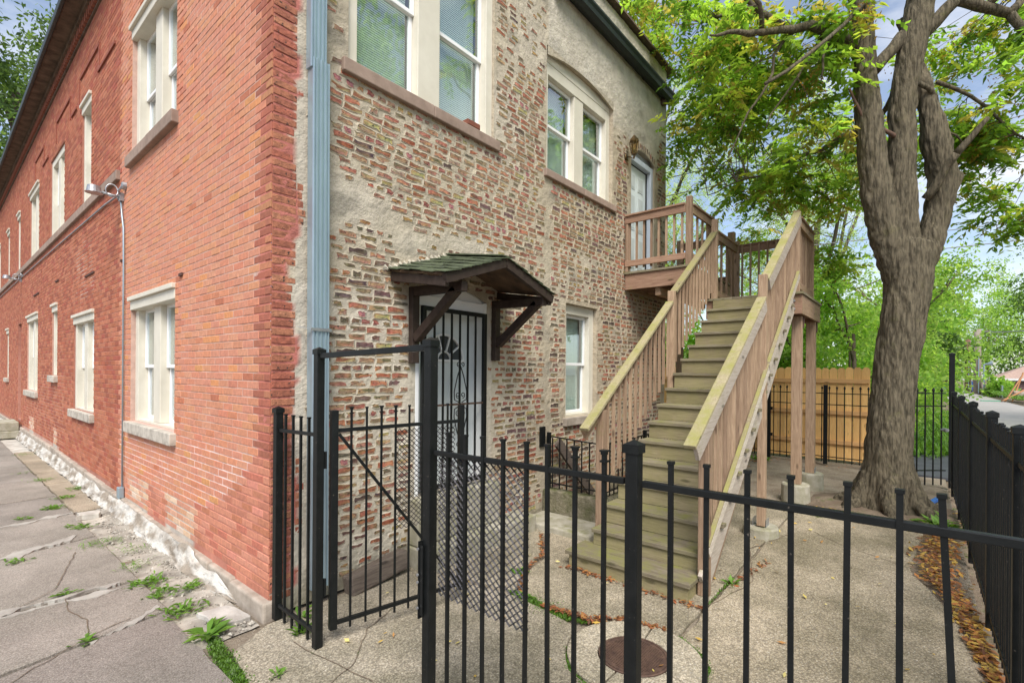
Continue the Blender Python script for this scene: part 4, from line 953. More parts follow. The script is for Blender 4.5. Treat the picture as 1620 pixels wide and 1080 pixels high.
p1, p2 = picket_mesh(.03, 1.615, .0165), picket_mesh(.03, 1.612, .0165, 1)
for k in range(4): place(p1, 'picket', ff, (FX, -.20 - k * .118, -.02))
for y in (-2.02, -2.15, -2.275, -2.405, -2.54, -2.672, -3.225, -3.35, -3.487, -3.622, -3.758, -3.893, -4.18): place(p1, 'picket', ff, (FX + .0, y, random.uniform(-.006, .006))).rotation_euler = (R(random.uniform(-.35, .35)), R(random.uniform(-.3, .3)), R(random.uniform(-6, 6)))
for y in (-2.806, -2.945): place(p2, 'picket', ff, (FX, y, 0))
o = place(p1, 'picket', ff, (FX, -4.05, 0)); o.rotation_euler = (R(-2.6), 0, 0); o.location.y -= .0; o['label'] = 'bent picket leaning at the corner of the fence'
expanded(ff, (FX + .018, -2.545, .745), (0, 1, 0), .645, .745, 'mesh_sheet')
b = MB(); b.box((FX - .045, -1.87, .62), (FX - .038, -1.845, 1.0)); b.box((FX - .05, -1.845, .60), (FX + .02, -1.8375, 1.02)); b.build('latch_plate', M['iron'], ff)
b = MB()
for z in (.66, .80, .84, .98): b.tube([(FX - .052, -1.8415, z), (FX - .058, -1.8415, z)], .008, 6)
b.build('bolt', M['steel'], ff)
GA = Vector((.10, -.715, 0)); GD = Vector((1.07, -.235, 0)); GL = 1.09; GD.normalize(); GN = Vector((-GD.y, GD.x, 0))
gt = empty('open_gate', (GA.x, GA.y, .05), 'black iron gate leaf standing open towards the rear wall', 'gate')
def gp(s, z, off=0): return GA + GD * s + GN * off + Vector((0, 0, z))
ang = math.atan2(GD.y, GD.x)
for s, w, z1 in ((.03, .05, 1.66), (GL, .045, 1.66)):
    b = MB(); b.bar(gp(s, .10), gp(s, z1), w, w, GN); bevel(b.build('stile', M['iron'], gt), .003)
for z in (1.515, .14): b = MB(); b.bar(gp(.055, z), gp(GL - .023, z + .01), .026, .026); b.build('rail', M['iron'], gt)
b = MB(); b.bar(gp(.06, 1.49, -.016), gp(GL - .03, .17, -.016), .006, .022); b.build('brace', M['iron'], gt)
gpm = picket_mesh(.08, 1.66, .014, 1); gpm2 = picket_mesh(.08, 1.665, .013)
for k in range(8): o = place(gpm if k in (0, 2, 3) else gpm2, 'picket', gt, gp(.155 + k * .115, -.0)); o.rotation_euler = (0, 0, ang)
expanded(gt, gp(.50, .72, .02), GD, .56, .77, 'mesh_sheet', .042, .02)
b = MB(); b.tube([gp(GL, 1.12, -.03), gp(GL, 1.12, -.06), gp(GL, 1.12, -.075)], [.012, .028, .018], 10); b.build('knob', M['steel'], gt)
b = MB(); b.bar(gp(GL, .95, -.02), gp(GL, 1.25, -.02), .07, .03, GN); b.build('lock_box', M['iron'], gt)
for z in (.35, 1.25): b = MB(); b.tube([Vector((.072, -.70, z)), Vector((.072, -.70, z + .12))], .014, 8); b.build('hinge', M['iron'], gt)

FY = -4.36
sf = empty('side_fence', (4.8, FY, 0), 'long black iron fence with close pickets along the alley', 'iron fence')
for x in (1.05, 2.14, 3.49, 5.2, 7.0): iron_post(sf, x, FY, 0, 1.655, .06)
iron_post(sf, 9.52, FY, 0, 2.30, .075); iron_post(sf, 8.75, FY, 0, 1.66, .06)
sm = picket_mesh(.04, 1.60, .019)
x = .12
while x < 9.4:
    if all(abs(x - q) > .06 for q in (1.05, 2.14, 3.49, 5.2, 7.0, 8.75)): place(sm, 'picket', sf, (x, FY + random.uniform(-.003, .003), random.uniform(-.012, .008)))
    x += .102
xs = [.07, 1.05, 2.14, 3.49, 5.2, 7.0, 8.75, 9.48]
for a, c in zip(xs, xs[1:]):
    rail(sf, (a + .038, FY, 1.46), (c - .038, FY, 1.46), .030, .030); rail(sf, (a + .038, FY, .13), (c - .038, FY, .13), .030, .030)
def spear_fence(name, p, q, n, z1, posts, label, cat, rails, lean=0):
    p, q = Vector((*p, 0)), Vector((*q, 0)); root = empty(name, p.lerp(q, .5), label, cat)
    d = (q - p).normalized(); a = math.atan2(d.y, d.x)
    b = MB(); b.box((-.008, -.008, .05), (.008, .008, z1 - .07)); b.tube([(0, 0, z1 - .0705), (0, 0, z1 - .055), (0, 0, z1 - .03), (0, 0, z1)], [.010, .024, .018, .002], 5); b.tube([(0, 0, z1 - .10), (0, 0, z1 - .08)], .013, 5); me = b.mesh('picket', M['iron'])
    for k in range(n): o = place(me, 'picket', root, p.lerp(q, (k + .5) / n)); o.rotation_euler = (0, 0, a)
    for z in rails: b = MB(); b.bar(p + Vector((0, 0, z)), q + Vector((0, 0, z)), .024, .018); b.build('rail', M['iron'], root)
    for t, h in posts: c = p.lerp(q, t); iron_post(root, c.x, c.y, 0, h, .075, capped=False)
    return root
bf = spear_fence('rear_fence', (11.0, .9), (10.62, -3.2), 30, 1.68, ((.525, 2.12), (.80, 1.70), (.05, 1.7)), 'black spear-topped iron fence in front of the cedar boards', 'iron fence', (1.52, 1.28, .16))
b = MB()
for z in (.5, 1.1, 1.7): b.box((10.79, -1.33, z), (10.83, -1.18, z + .07))
b.build('hinge', M['iron'], bf)
bg_ = spear_fence('rear_gate', (8.72, -3.42), (9.47, -4.28), 8, 1.72, ((.0, 1.6),), 'black spear-topped iron gate between the big tree trunk and the tall post', 'gate', (1.62, 1.40, .30))
b = MB(); b.tube([(9.44, -4.22, 1.0), (9.40, -4.28, 1.0), (9.36, -4.30, 1.0)], [.02, .035, .03], 8); b.build('latch', M['steel'], bg_)
cf = empty('cedar_fence', (11.2, -.6, 0), 'new golden cedar dog-ear board fence behind the iron fence', 'wooden fence')
y = -3.05; k = 0
while y < 3.2:
    b = MB(); w = .143; h = 2.08 + random.uniform(-.015, .015); x0 = 11.24 + random.uniform(-.003, .003) + .03 * (y + 3)/3
    poly = [(-w / 2, .03), (w / 2, .03), (w / 2, h - .045), (w / 2 - .04, h), (-w / 2 + .04, h), (-w / 2, h - .045)]
    b.add([(x0, y + a, z) for a, z in poly] + [(x0 + .018, y + a, z) for a, z in poly], [(5, 4, 3, 2, 1, 0), (6, 7, 8, 9, 10, 11)] + [(i, (i + 1) % 6, 6 + (i + 1) % 6, 6 + i) for i in range(6)])
    b.build('fence_board', M['cedar'], cf, at=(x0, y, 0)); y += w + .006
for z in (.42, 1.08, 1.78):
    b = MB(); b.bar((11.208, -3.12, z), (11.27, 3.2, z), .04, .088); bevel(b.build('rail', M['cedar_y'], cf), .004)
for y in (-2.95, -.6, 1.8):
    b = MB(); b.box((11.31, y - .045, 0), (11.40, y + .045, 2.0)); b.build('fence_post', M['cedar'], cf)

# ------------------------------------------------------------------ manhole
mh = empty('manhole', (1.37, -2.44, 0), 'rusty round manhole cover in a cracked concrete collar', 'manhole')
def sector(r0, r1, a0, a1, z0, z1, cx=1.37, cy=-2.44):
    n = 14; po = [(cx + r1 * (1 + .012 * n3(math.cos(t) * 3, math.sin(t) * 3, 7)) * math.cos(t), cy + r1 * math.sin(t)) for t in np.linspace(a0, a1, n)]; pi_ = [(cx + r0 * math.cos(t), cy + r0 * math.sin(t)) for t in np.linspace(a1, a0, n)]
    return MB().prism(po + pi_, z0, z1)
for a0, a1 in ((.15, 1.9), (1.93, 3.1), (3.14, 4.5), (4.53, 6.40)):
    bb = sector(.245, .455, a0, a1, -.03, .018); bb.c = [(1.2, 1.19, 1.15)] * len(bb.c); bevel(bb.build('collar', M['concrete'], mh), .006)
b = MB(); b.tube([(1.37, -2.44, -.02), (1.37, -2.44, .016), (1.37, -2.44, .020)], [.238, .238, .232], 40); cv = b.build('cover', M['rust'], mh)
b = MB()
for i in range(-12, 13):
    for j in range(-12, 13):
        if i * i + j * j < 150: b.box((1.37 + i * .0155 - .0052, -2.44 + j * .0155 - .0052, .0195), (1.37 + i * .0155 + .0052, -2.44 + j * .0155 + .0052, .0245))
b.build('tread_pattern', M['rust'], cv, kind='stuff')
b = MB(); n = 40
for k in range(n):
    a, c = 2 * math.pi * k / n, 2 * math.pi * (k + 1) / n; b.bar((1.37 + .218 * math.cos(a), -2.44 + .218 * math.sin(a), .022), (1.37 + .218 * math.cos(c), -2.44 + .218 * math.sin(c), .022), .014, .006)
b.build('rim', M['rust'], cv)

# ------------------------------------------------------------------ trees
def compound(O, D, ln, nl, LL, LW, rng, col, droop=.35, jit=.25):
    """pinnate leaves: O,D (n,3); returns quads (n*nl*2,4,3) and colours"""
    n = O.shape[0]; D = D / np.linalg.norm(D, axis=1, keepdims=True)
    S = np.cross(D, np.array([0, 0, 1.0])) + rng.normal(0, .15, (n, 3)); S /= np.linalg.norm(S, axis=1, keepdims=True)
    T = np.linspace(.12, 1.0, nl); out = []; cs = []
    for t in T:
        base = O + D * (ln * t)[:, None] - np.array([0, 0, 1.0]) * (droop * ln * t * t)[:, None]
        for sg in (-1, 1):
            ld = S * sg + D * .45 - np.array([0, 0, 1.0]) * rng.uniform(.1, .65, (n, 1)) + rng.normal(0, jit, (n, 3)); ld /= np.linalg.norm(ld, axis=1, keepdims=True)
            wd = np.cross(ld, rng.normal(0, .35, (n, 3)) + np.array([0, 0, 1.0])); wd /= np.linalg.norm(wd, axis=1, keepdims=True)
            L_ = (LL * rng.uniform(.75, 1.2, n))[:, None]; W_ = (LW * rng.uniform(.8, 1.2, n))[:, None]
            out.append(np.stack([base, base + ld * L_ * .42 + wd * W_ / 2, base + ld * L_, base + ld * L_ * .42 - wd * W_ / 2], 1)); cs.append(col * rng.uniform(.8, 1.2, (n, 1)))
    return np.concatenate(out), np.concatenate(cs)
def leaf_cols(n, rng, pal):
    pal = np.array(pal); return pal[rng.integers(0, len(pal), n)] * rng.uniform(.75, 1.25, (n, 1))
def clump_quads(C, rad, per, L_, W_, rng, pal, flat=.7):
    n = len(C); O = np.repeat(C, per, 0) + rng.normal(0, 1, (n * per, 3)) * np.repeat(rad, per)[:, None] * np.array([.5, .5, .5 * flat])
    d = rng.normal(0, 1, (n * per, 3)); d[:, 2] -= .35; d /= np.linalg.norm(d, axis=1, keepdims=True); w = np.cross(d, rng.normal(0, 1, (n * per, 3))); w /= np.linalg.norm(w, axis=1, keepdims=True)
    l = (L_ * rng.uniform(.6, 1.3, n * per))[:, None]; ww = (W_ * rng.uniform(.7, 1.2, n * per))[:, None]
    V = np.stack([O, O + d * l * .5 + w * ww / 2, O + d * l, O + d * l * .5 - w * ww / 2], 1); return V, leaf_cols(n * per, rng, pal)
def branch(b, p, q, r0, r1, sag=.0, n=7, wob=.12, sides=7, col=None):
    p, q = Vector(p), Vector(q); L_ = (q - p).length; pts = []; s = random.uniform(0, 99)
    for k in range(n + 1):
        t = k / n; o = Vector((noise.noise(Vector((t * 2.3, s, 0))), noise.noise(Vector((t * 2.3, s, 5))), noise.noise(Vector((t * 2.3, s, 9))))) * wob * L_ * (t * (1 - t) * 4) ** .5
        pts.append(p.lerp(q, t) + o + Vector((0, 0, sag * L_ * t * (1 - t) * 4)))
    b.tube(pts, [r0 + (r1 - r0) * (k / n) for k in range(n + 1)], sides, cap=True); return pts

# the big tree in the yard
b = MB(); b.v.append((7.1, -3.6, .07)); b.c.append((1, 1, 1))
for r, z in ((.55, .06), (.85, .03), (1.15, -.045)):
    for k in range(28):
        t = 6.2832 * k / 28; q = r * (1 + .16 * n3(math.cos(t) * 1.6, math.sin(t) * 1.6, r)); b.v.append((7.1 + q * math.cos(t), -3.6 + min(.95, 1) * q * math.sin(t), z + .02 * n3(math.cos(t) * 5, math.sin(t) * 5, r * 3))); b.c.append((1, 1, 1))
for k in range(28): b.f.append((0, 1 + k, 1 + (k + 1) % 28)); b.m.append(0)
for g in range(2):
    for k in range(28): a0 = 1 + g * 28; b.f.append((a0 + k, a0 + 28 + k, a0 + 28 + (k + 1) % 28, a0 + (k + 1) % 28)); b.m.append(0)
b.build('soil_mound', M['soil'], None, smooth=True, kind='structure')
BT = empty('yard_tree', (7.0, -3.55, 0), 'large three-stemmed yard tree with ridged bark and a burl beside the wooden stairs', 'tree')
b = MB()
def stem(pts, rads, n=20): b.tube([Vector(p) for p in pts], [r * .90 for r in rads], n, cap=True)
stem([(7.06, -3.60, -.15), (7.06, -3.6, .06), (7.05, -3.59, .35), (7.04, -3.59, .9), (7.08, -3.64, 1.6), (7.12, -3.70, 2.3), (7.16, -3.76, 2.9), (7.20, -3.81, 3.4), (7.22, -3.83, 3.8)], [.56, .47, .375, .305, .285, .29, .30, .32, .28])
for a in (.3, 1.3, 2.2, 3.2, 4.1, 5.2): stem([(7.06 + .22 * math.cos(a), -3.6 + .22 * math.sin(a), .58), (7.06 + .40 * math.cos(a), -3.6 + .40 * math.sin(a), .16), (7.06 + .74 * math.cos(a + .15), -3.6 + .74 * math.sin(a + .15), -.10)], [.11, .12, .08], 10)
stem([(7.12, -3.72, 3.2), (7.0, -3.57, 3.8), (6.91, -3.45, 4.45), (6.85, -3.39, 5.1), (6.80, -3.33, 5.8), (6.78, -3.30, 6.4), (6.76, -3.27, 7.2), (6.66, -3.1, 8.2), (6.5, -2.9, 9.6)], [.21, .21, .205, .195, .17, .155, .15, .13, .09])
stem([(7.2, -3.8, 3.3), (7.16, -3.75, 4.0), (7.12, -3.71, 4.8), (7.13, -3.72, 5.5), (7.15, -3.75, 6.0), (7.21, -3.83, 6.7), (7.29, -3.92, 7.3), (7.38, -4.1, 8.4), (7.5, -4.4, 10.0)], [.20, .20, .195, .185, .178, .20, .19, .14, .09])
stem([(7.24, -3.87, 3.3), (7.38, -4.03, 3.8), (7.46, -4.13, 4.3), (7.50, -4.18, 4.72), (7.44, -4.11, 5.1), (7.40, -4.06, 5.5), (7.36, -3.98, 5.85), (7.42, -3.85, 6.5), (7.5, -3.7, 7.2)], [.19, .185, .18, .205, .18, .165, .13, .10, .07])
stem([(7.52, -4.22, 4.62), (7.60, -4.32, 4.74), (7.63, -4.36, 4.79)], [.14, .10, .04], 12)
tm = b.mesh('trunk', M['bark'], WL[BT]); tr_ = place(tm, 'trunk', BT, WL[BT])
rm = tr_.modifiers.new('remesh', 'REMESH'); rm.mode = 'VOXEL'; rm.voxel_size = .02; sm_ = tr_.modifiers.new('smooth', 'SMOOTH'); sm_.iterations = 6; sm_.factor = .5
dg = bpy.context.evaluated_depsgraph_get(); me = bpy.data.meshes.new_from_object(tr_.evaluated_get(dg)); tr_.modifiers.clear(); tr_.data = me; me.name = 'trunk'
nv_ = len(me.vertices); co = np.empty(nv_ * 3, np.float32); me.vertices.foreach_get('co', co); no = np.empty(nv_ * 3, np.float32); me.vertex_normals.foreach_get('vector', no)
co = co.reshape(-1, 3); no = no.reshape(-1, 3); dsp = np.empty(nv_, np.float32)
for i in range(nv_):
    x, y, z = (float(v) for v in co[i]); k = noise.noise(Vector((x * 15, y * 15, z * 3.2))); k2 = noise.noise(Vector((x * 2.5, y * 2.5, z * 2.2))); k3 = noise.noise(Vector((x * 27, y * 27, z * 6.5))); dsp[i] = .020 * (abs(k) * 2 - .5) + .020 * k2 + .010 * (abs(k3) * 2 - .4)
co += no * dsp[:, None]; me.vertices.foreach_set('co', co.ravel()); me.polygons.foreach_set('use_smooth', [True] * len(me.polygons)); me.update()
b = MB(); anchors = []
def limb(*a, **k): anchors.extend(branch(b, *a, **k))
limb((6.70, -3.20, 6.62), (6.0, -2.75, 6.72), 0.083, 0.061, wob=.05, sides=10); limb((6.0, -2.75, 6.72), (5.1, -2.25, 6.35), 0.061, 0.036, wob=.06); limb((5.1, -2.25, 6.35), (4.5, -1.9, 6.15), .045, .012, wob=.08); limb((6.7, -3.1, 8.0), (7.4, -.8, 8.4), .06, .02)
limb((5.6, -2.5, 6.6), (5.0, -1.6, 7.4), .045, .015); limb((5.3, -2.3, 6.4), (4.3, -2.2, 7.2), .035, .012)
limb((7.22, -3.9, 6.7), (7.4, -4.3, 7.15), 0.094, 0.079, wob=.03, sides=10); limb((7.4, -4.3, 7.15), (7.75, -4.85, 6.9), 0.079, 0.061, wob=.05); limb((7.75, -4.85, 6.9), (8.0, -5.3, 6.2), 0.058, 0.043, wob=.05); limb((7.75, -4.85, 6.9), (8.2, -5.1, 7.5), .06, .03); limb((7.6, -4.6, 7.0), (7.2, -5.4, 7.4), .05, .02)
limb((6.85, -3.42, 6.25), (7.12, -3.72, 6.75), .08, .085, wob=.03, sides=9)
limb((7.05, -3.5, 7.6), (4.2, -2.6, 5.15), .03, .018, sag=-.03, wob=.02); limb((6.3, -2.9, 6.75), (5.6, -2.3, 5.3), .028, .008, sag=.05); limb((5.9, -2.7, 6.7), (5.3, -1.9, 4.9), .026, .008, sag=.06); limb((6.3, -2.95, 6.75), (5.9, -2.9, 5.9), .03, .012, sag=.06)
limb((6.75, -3.2, 8.0), (5.0, -1.0, 8.5), .07, .02); limb((6.7, -3.1, 8.2), (5.3, -4.0, 8.6), .07, .02); limb((7.1, -3.9, 8.2), (8.2, -2.6, 7.6), .07, .02); limb((6.8, -3.2, 5.4), (6.9, -2.2, 5.2), .05, .02); limb((6.9, -2.2, 5.2), (6.6, -1.2, 4.9), .02, .008)
limb((7.5, -3.7, 6.5), (8.6, -3.2, 5.9), .06, .02); limb((7.1, -3.9, 6.0), (7.9, -4.4, 5.3), .035, .012); limb((7.45, -4.1, 6.1), (8.5, -5.3, 5.2), .03, .01, sag=.05); limb((8.0, -5.3, 6.2), (8.3, -5.6, 5.2), .04, .012, sag=.04); limb((7.9, -5.1, 6.5), (7.7, -5.3, 5.4), .035, .01)
limb((8.0, -5.3, 6.2), (8.3, -6.0, 5.9), .055, .03)
b.build('branches', M['bark'], BT, smooth=True)
b = MB(); branch(b, (7.30, -3.98, 4.42), (7.16, -4.30, 4.93), .06, .05, wob=.04, sides=9); branch(b, (7.16, -4.30, 4.93), (7.12, -4.60, 5.30), .05, .028, wob=.04, sides=9); b.build('broken_branch', M['bark'], BT, smooth=True)
b = MB(); branch(b, (7.02, -3.66, 5.28), (6.70, -3.3, 5.55), .032, .024, wob=.04); branch(b, (6.70, -3.3, 5.55), (6.55, -3.15, 5.95), .024, .016, wob=.04); b.build('dead_branch', M['dead_wood'], BT, smooth=True)
def crown(root, clusters, anchors, pal, rng, per=10, ln=(.30, .52), nl=9, LL=.115, LW=.036, seeds=0, m='leaf', twigs=True, twr=.008, droop=.35):
    """clusters: (centre, radius, n) -> twigs from the nearest limb point, pinnate leaves round each twig end"""
    A = np.array([tuple(a) for a in anchors]); b = MB(); O, D = [], []; SC_ = []
    for c, r, n in clusters:
        for _ in range(n):
            v = rng.normal(0, 1, 3); v /= np.linalg.norm(v); e = np.array(c) + v * np.array(r) * rng.uniform(.25, 1) ** .6
            if twigs:
                d2 = ((A - e) ** 2).sum(1); a = A[np.argmin(d2 + rng.uniform(0, .5, len(A)))]
                branch(b, tuple(a), tuple(e), twr, .003, sag=.06, n=4, wob=.10, sides=4)
            k = per; th = rng.uniform(0, 2 * np.pi, k); d = np.stack([np.cos(th), np.sin(th), rng.uniform(-.75, .35, k)], 1)
            O.append(e + rng.normal(0, .12, (k, 3))); D.append(d)
            if seeds and rng.random() < seeds: SC_.append(e + np.array([rng.normal(0, .1), rng.normal(0, .1), -.12]))
    O = np.concatenate(O); D = np.concatenate(D); n = len(O); col = leaf_cols(n, rng, pal)
    V, c = compound(O, D, rng.uniform(*ln, n), nl, LL, LW, rng, col, droop)
    if SC_:
        V2, c2 = clump_quads(np.array(SC_), np.full(len(SC_), .22), 55, .055, .022, rng, [(.30, .17, .05), (.22, .11, .04), (.34, .22, .07), (.17, .08, .03)], 1.1); V = np.concatenate([V, V2]); c = np.concatenate([c, c2])
    if twigs: b.build('twigs', M['bark_far'], root, kind='stuff')
    quads_mesh('foliage', V, M[m], c, root, kind='stuff'); return n
G1 = [(.19, .32, .05), (.15, .28, .045), (.24, .37, .06), (.10, .19, .03), (.29, .35, .06), (.21, .34, .05), (.32, .28, .08), (.08, .15, .03)]
CL = [((7.5, -.9, 8.2), (1.0, .9, .6), 14), ((6.2, -2.5, 6.75), (1, .8, .5), 13), ((7.1, .1, 8.9), (.8, .7, .6), 9), ((5.7, -2.0, 6.9), (.6, .5, .4), 6), ((6.4, -1.9, 6.05), (.9, .8, .55), 10), ((6.7, -2.8, 5.9), (.7, .6, .6), 8), ((7.3, -2.3, 5.25), (.8, .7, .5), 9), ((8.3, -2.7, 5.0), (.8, .5, .5), 6),
      ((7.9, -1.4, 5.5), (.6, .6, .5), 6), ((7.5, -.9, 6.5), (.8, .7, .6), 13), ((9.0, -2.8, 4.1), (.7, .4, .5), 4), ((8.6, -3.1, 5.6), (.8, .5, .7), 8), ((9.0, -4.3, 5.7), (.6, .6, .5), 9), ((8.7, -4.75, 5.75), (.6, .6, .45), 9), ((8.3, -4.9, 6.0), (.6, .5, .5), 7), ((10.0, -4.7, 5.0), (.5, .5, .4), 5),
      ((9.6, -5.1, 4.7), (.5, .4, .35), 5), ((9.4, -4.1, 7.4), (.9, .8, .6), 8), ((9.4, -4.9, 7.5), (.8, .8, .6), 7), ((6.3, -3.4, 9.0), (1.8, 1.8, .8), 6), ((8.2, -1.2, 7.3), (1.2, .9, .8), 8), ((5.7, -1.4, 8.4), (1.2, 1.0, .6), 5)]
CL = [(c, r, int(n * 1.0 + .5)) for c, r, n in CL] + [((6.9, -1.6, 7.0), (1.0, .9, .7), 9), ((9.3, -2.2, 6.2), (1.0, .8, .9), 8), ((9.6, -1.2, 5.0), (1.0, .8, .7), 6), ((10.4, -3.4, 6.6), (.9, .6, .8), 6)]
crown(BT, CL, anchors, G1, RNG, per=9, nl=9, LL=.125, LW=.052, seeds=.6, droop=.25)

def tree(name, base, h, label, crown_r, zc, nclump, per, L_, W_, pal, trunk_r=.16, cat='tree', group=None, m='leaf_far', feather=False, lobes=7, low=.3):
    x, y = base; z0 = zg(x) - .05; root = empty(name, (x, y, z0), label, cat, group); b = MB(); rr = random.Random(int(x * 100 + y * 10)); rng = np.random.default_rng(abs(int(x * 977 + y * 131)))
    ptr = branch(b, (x, y, z0 - .1), (x + rr.uniform(-.3, .3), y + rr.uniform(-.3, .3), z0 + h * .62), trunk_r, trunk_r * .45, n=8, wob=.03, sides=9); C = []; R_ = []
    for k in range(lobes):
        a = 6.28 * k / lobes + rr.uniform(-.4, .4); rad = rr.uniform(.45, .95); e = Vector((x + crown_r * rad * math.cos(a), y + crown_r * rad * math.sin(a), z0 + zc + (h - zc) * rr.uniform(-low, .95)))
        s = ptr[rr.randrange(3, 8)]; pts = branch(b, s, e, trunk_r * .38, .02, sag=.08, n=6, wob=.09, sides=6)
        for p in pts[2:]: C.append(tuple(p)); R_.append(crown_r * rr.uniform(.22, .42))
        for _ in range(3):
            q = pts[rr.randrange(2, 6)]; e2 = q + Vector((rr.uniform(-1, 1), rr.uniform(-1, 1), rr.uniform(-.4, .8))) * crown_r * .42; branch(b, q, e2, .022, .006, n=4, sides=4); C.append(tuple(e2)); R_.append(crown_r * .25)
    b.build('trunk', M['bark_far'], root, smooth=True)
    idx = rng.integers(0, len(C), nclump); C = np.array(C)[idx]; R_ = np.array(R_)[idx]; C = C + rng.normal(0, .5, (nclump, 3)) * R_[:, None]
    if feather:
        n = nclump * per; O = np.repeat(C, per, 0) + rng.normal(0, 1, (n, 3)) * .28; th = rng.uniform(0, 6.28, n); D = np.stack([np.cos(th), np.sin(th), rng.uniform(-.8, .2, n)], 1)
        V, c = compound(O, D, rng.uniform(.25, .42, n), 7, L_, W_, rng, leaf_cols(n, rng, pal), .4)
    else: V, c = clump_quads(C, np.full(nclump, .42) * max(.7, crown_r / 3), per, L_, W_, rng, pal)
    quads_mesh('crown', V, M[m], c, root, kind='stuff'); return root
GH = [(.30, .40, .16), (.25, .36, .12), (.36, .45, .19), (.32, .42, .20)]; GD_ = [(.05, .11, .022), (.07, .14, .03), (.09, .17, .03), (.06, .12, .03)]; GB = [(.23, .38, .08), (.28, .43, .10), (.16, .30, .06), (.33, .46, .12)]
tree('honey_locust', (13.2, 2.8), 10.5, 'feathery pale green tree rising behind the upper walkway and cedar fence', 3.6, 4.0, 620, 7, .075, .026, GH, .2, feather=True, lobes=12, low=.25)
tree('honey_locust', (17.5, -1.2), 11.5, 'tall feathery tree beyond the cedar fence behind the yard tree', 3.4, 5, 420, 7, .09, .032, GH, .2, feather=True, lobes=10)
for i, (x, y, h, r, lab) in enumerate(((12.6, -1.3, 4.6, 1.5, 'leafy shrub rising over the cedar fence beside the deck posts'), (13.4, -2.6, 4.9, 1.6, 'bright bushy tree over the cedar fence left of the yard tree trunk'), (14.6, .6, 5.6, 2.0, 'dense bushy tree behind the staircase landing'),
        (15.6, -3.5, 5.2, 1.5, 'bushy tree overhanging the asphalt path right of the yard tree trunk'), (20.5, -3.4, 6.2, 2.0, 'second bushy tree along the alley edge behind the first'), (28, -3.6, 7.5, 2.6, 'wide green tree further down the alley edge'), (12.7, 1.9, 4.0, 1.3, 'low dark shrub seen under the deck behind the cedar fence'))):
    tree('leafy_tree', (x, y), h, lab, r, h * .5, 300, 26, .13 if i < 5 else .17, .075 if i < 5 else .10, GB, .09, lobes=9, low=.85, group=None)
for i, (x, y, h, r, lab) in enumerate(((45, -2.6, 10, 4, 'dark tree at the left edge of the far alley'), (70, -3.5, 12, 5, 'distant tree closing the left side of the alley'), (135, -6, 18, 7, 'distant tree at the end of the alley behind the poles'), (100, -19, 24, 8, 'large dark tree behind the garage roof'), (126, -14, 22, 8, 'distant tree left of the garage behind the utility poles'), (96, -27, 20, 7, 'tall tree right of the garage at the picture edge'), (150, -24, 30, 11, 'pale green tree far behind the garage'))):
    tree('alley_tree', (x, y), h, lab, r, h * .5, 420, 24, .42, .27, GD_ if i in (0, 3) else GB, .25, lobes=10, low=.8)
tree('street_tree', (1.6, 34.5), 28, 'tall feathery street tree beyond the far end of the red wall', 6.0, 9, 1500, 18, .36, .14, [(.075, .13, .045), (.06, .11, .04), (.10, .16, .05)], .4, lobes=14, low=.6)
tree('street_tree', (-8, 52), 26, 'second street tree beyond the far end of the red wall', 8, 12, 500, 16, .5, .2, [(.075, .13, .045), (.06, .11, .04)], .4, lobes=10, low=.6)
for x, y, h, lab in ((9, -15, 20, 'unseen tall tree added across the alley as a reflection for the upper left window'), (16, -16, 22, 'unseen tall tree added across the alley as a reflection between the upper windows'), (27, -17, 22, 'unseen tall tree added across the alley to be mirrored in the second upper window')):
    tree('alley_tree', (x, y), h, lab, 5.5, 6, 420, 22, .42, .22, GB, .28, lobes=11, low=.5)  # out of view; added and sized so the upper panes mirror leaves, not sky

# ------------------------------------------------------------------ far alley: poles, wires, garage, bins, debris
def pole(x, y, h, r, m, label, arm=True):
    z = zg(x); root = empty('utility_pole', (x, y, z), label, 'utility pole', 'utility poles along the alley')
    b = MB(); b.tube([(x, y, z - .2), (x, y, z + h * .5), (x, y, z + h)], [r, r * .92, r * .8], 10); b.build('shaft', M[m], root, smooth=True)
    if arm: b = MB(); b.bar((x, y - 1.1, z + h * .97), (x, y + 1.1, z + h * .97), .12, .12); b.build('cross_arm', M[m], root)
    b = MB(); b.tube([(x - r - .05, y - .1, z + 0.1), (x - r - .03, y - .1, z + h * .6)], .05, 6); b.build('riser_pipe', M['galv'], root)
pole(86, -9.75, 8.4, .42, 'pole', 'nearer grey utility pole by the far bend of the alley'); pole(112, -10.3, 9.0, .40, 'pole_red', 'farther reddish utility pole beside the blue bin', False)
b = MB(); x, y = 87.5, -10.5; z = zg(x); b.tube([(x, y, z), (x, y, z + 3.9)], .09, 6); b.tube([(x, y, z + 3.85), (x, y - .8, z + 4.0)], [.09, .28], 8); o = b.build('lamp_post', M['galv'], at=(x, y, z)); tag(o, 'small dusk-to-dawn lamp on a post beside the nearer utility pole', 'lamp')
ga = empty('garage', (88, -15, zg(88)), 'low garage with brown siding and a pale shingled hip roof at the right edge', 'garage')
gx0, gx1, gy0, gy1 = 83, 92, -21, -11.0; z = zg(96); ze = 1.45
b = MB(); b.box((gx0 + .4, gy0 + .4, z - .3), (gx1 - .4, gy1 - .4, ze - .04)); b.build('wall', M['siding'], ga)
b = MB(); n = 7
for k in range(n):
    zz = z + (ze - z) * k / n; b.box((gx0 + .36, gy0 + .4, zz + .02), (gx0 + .4, gy1 - .42, zz + (ze - z) / n - .03))
b.build('siding_boards', M['siding'], ga)
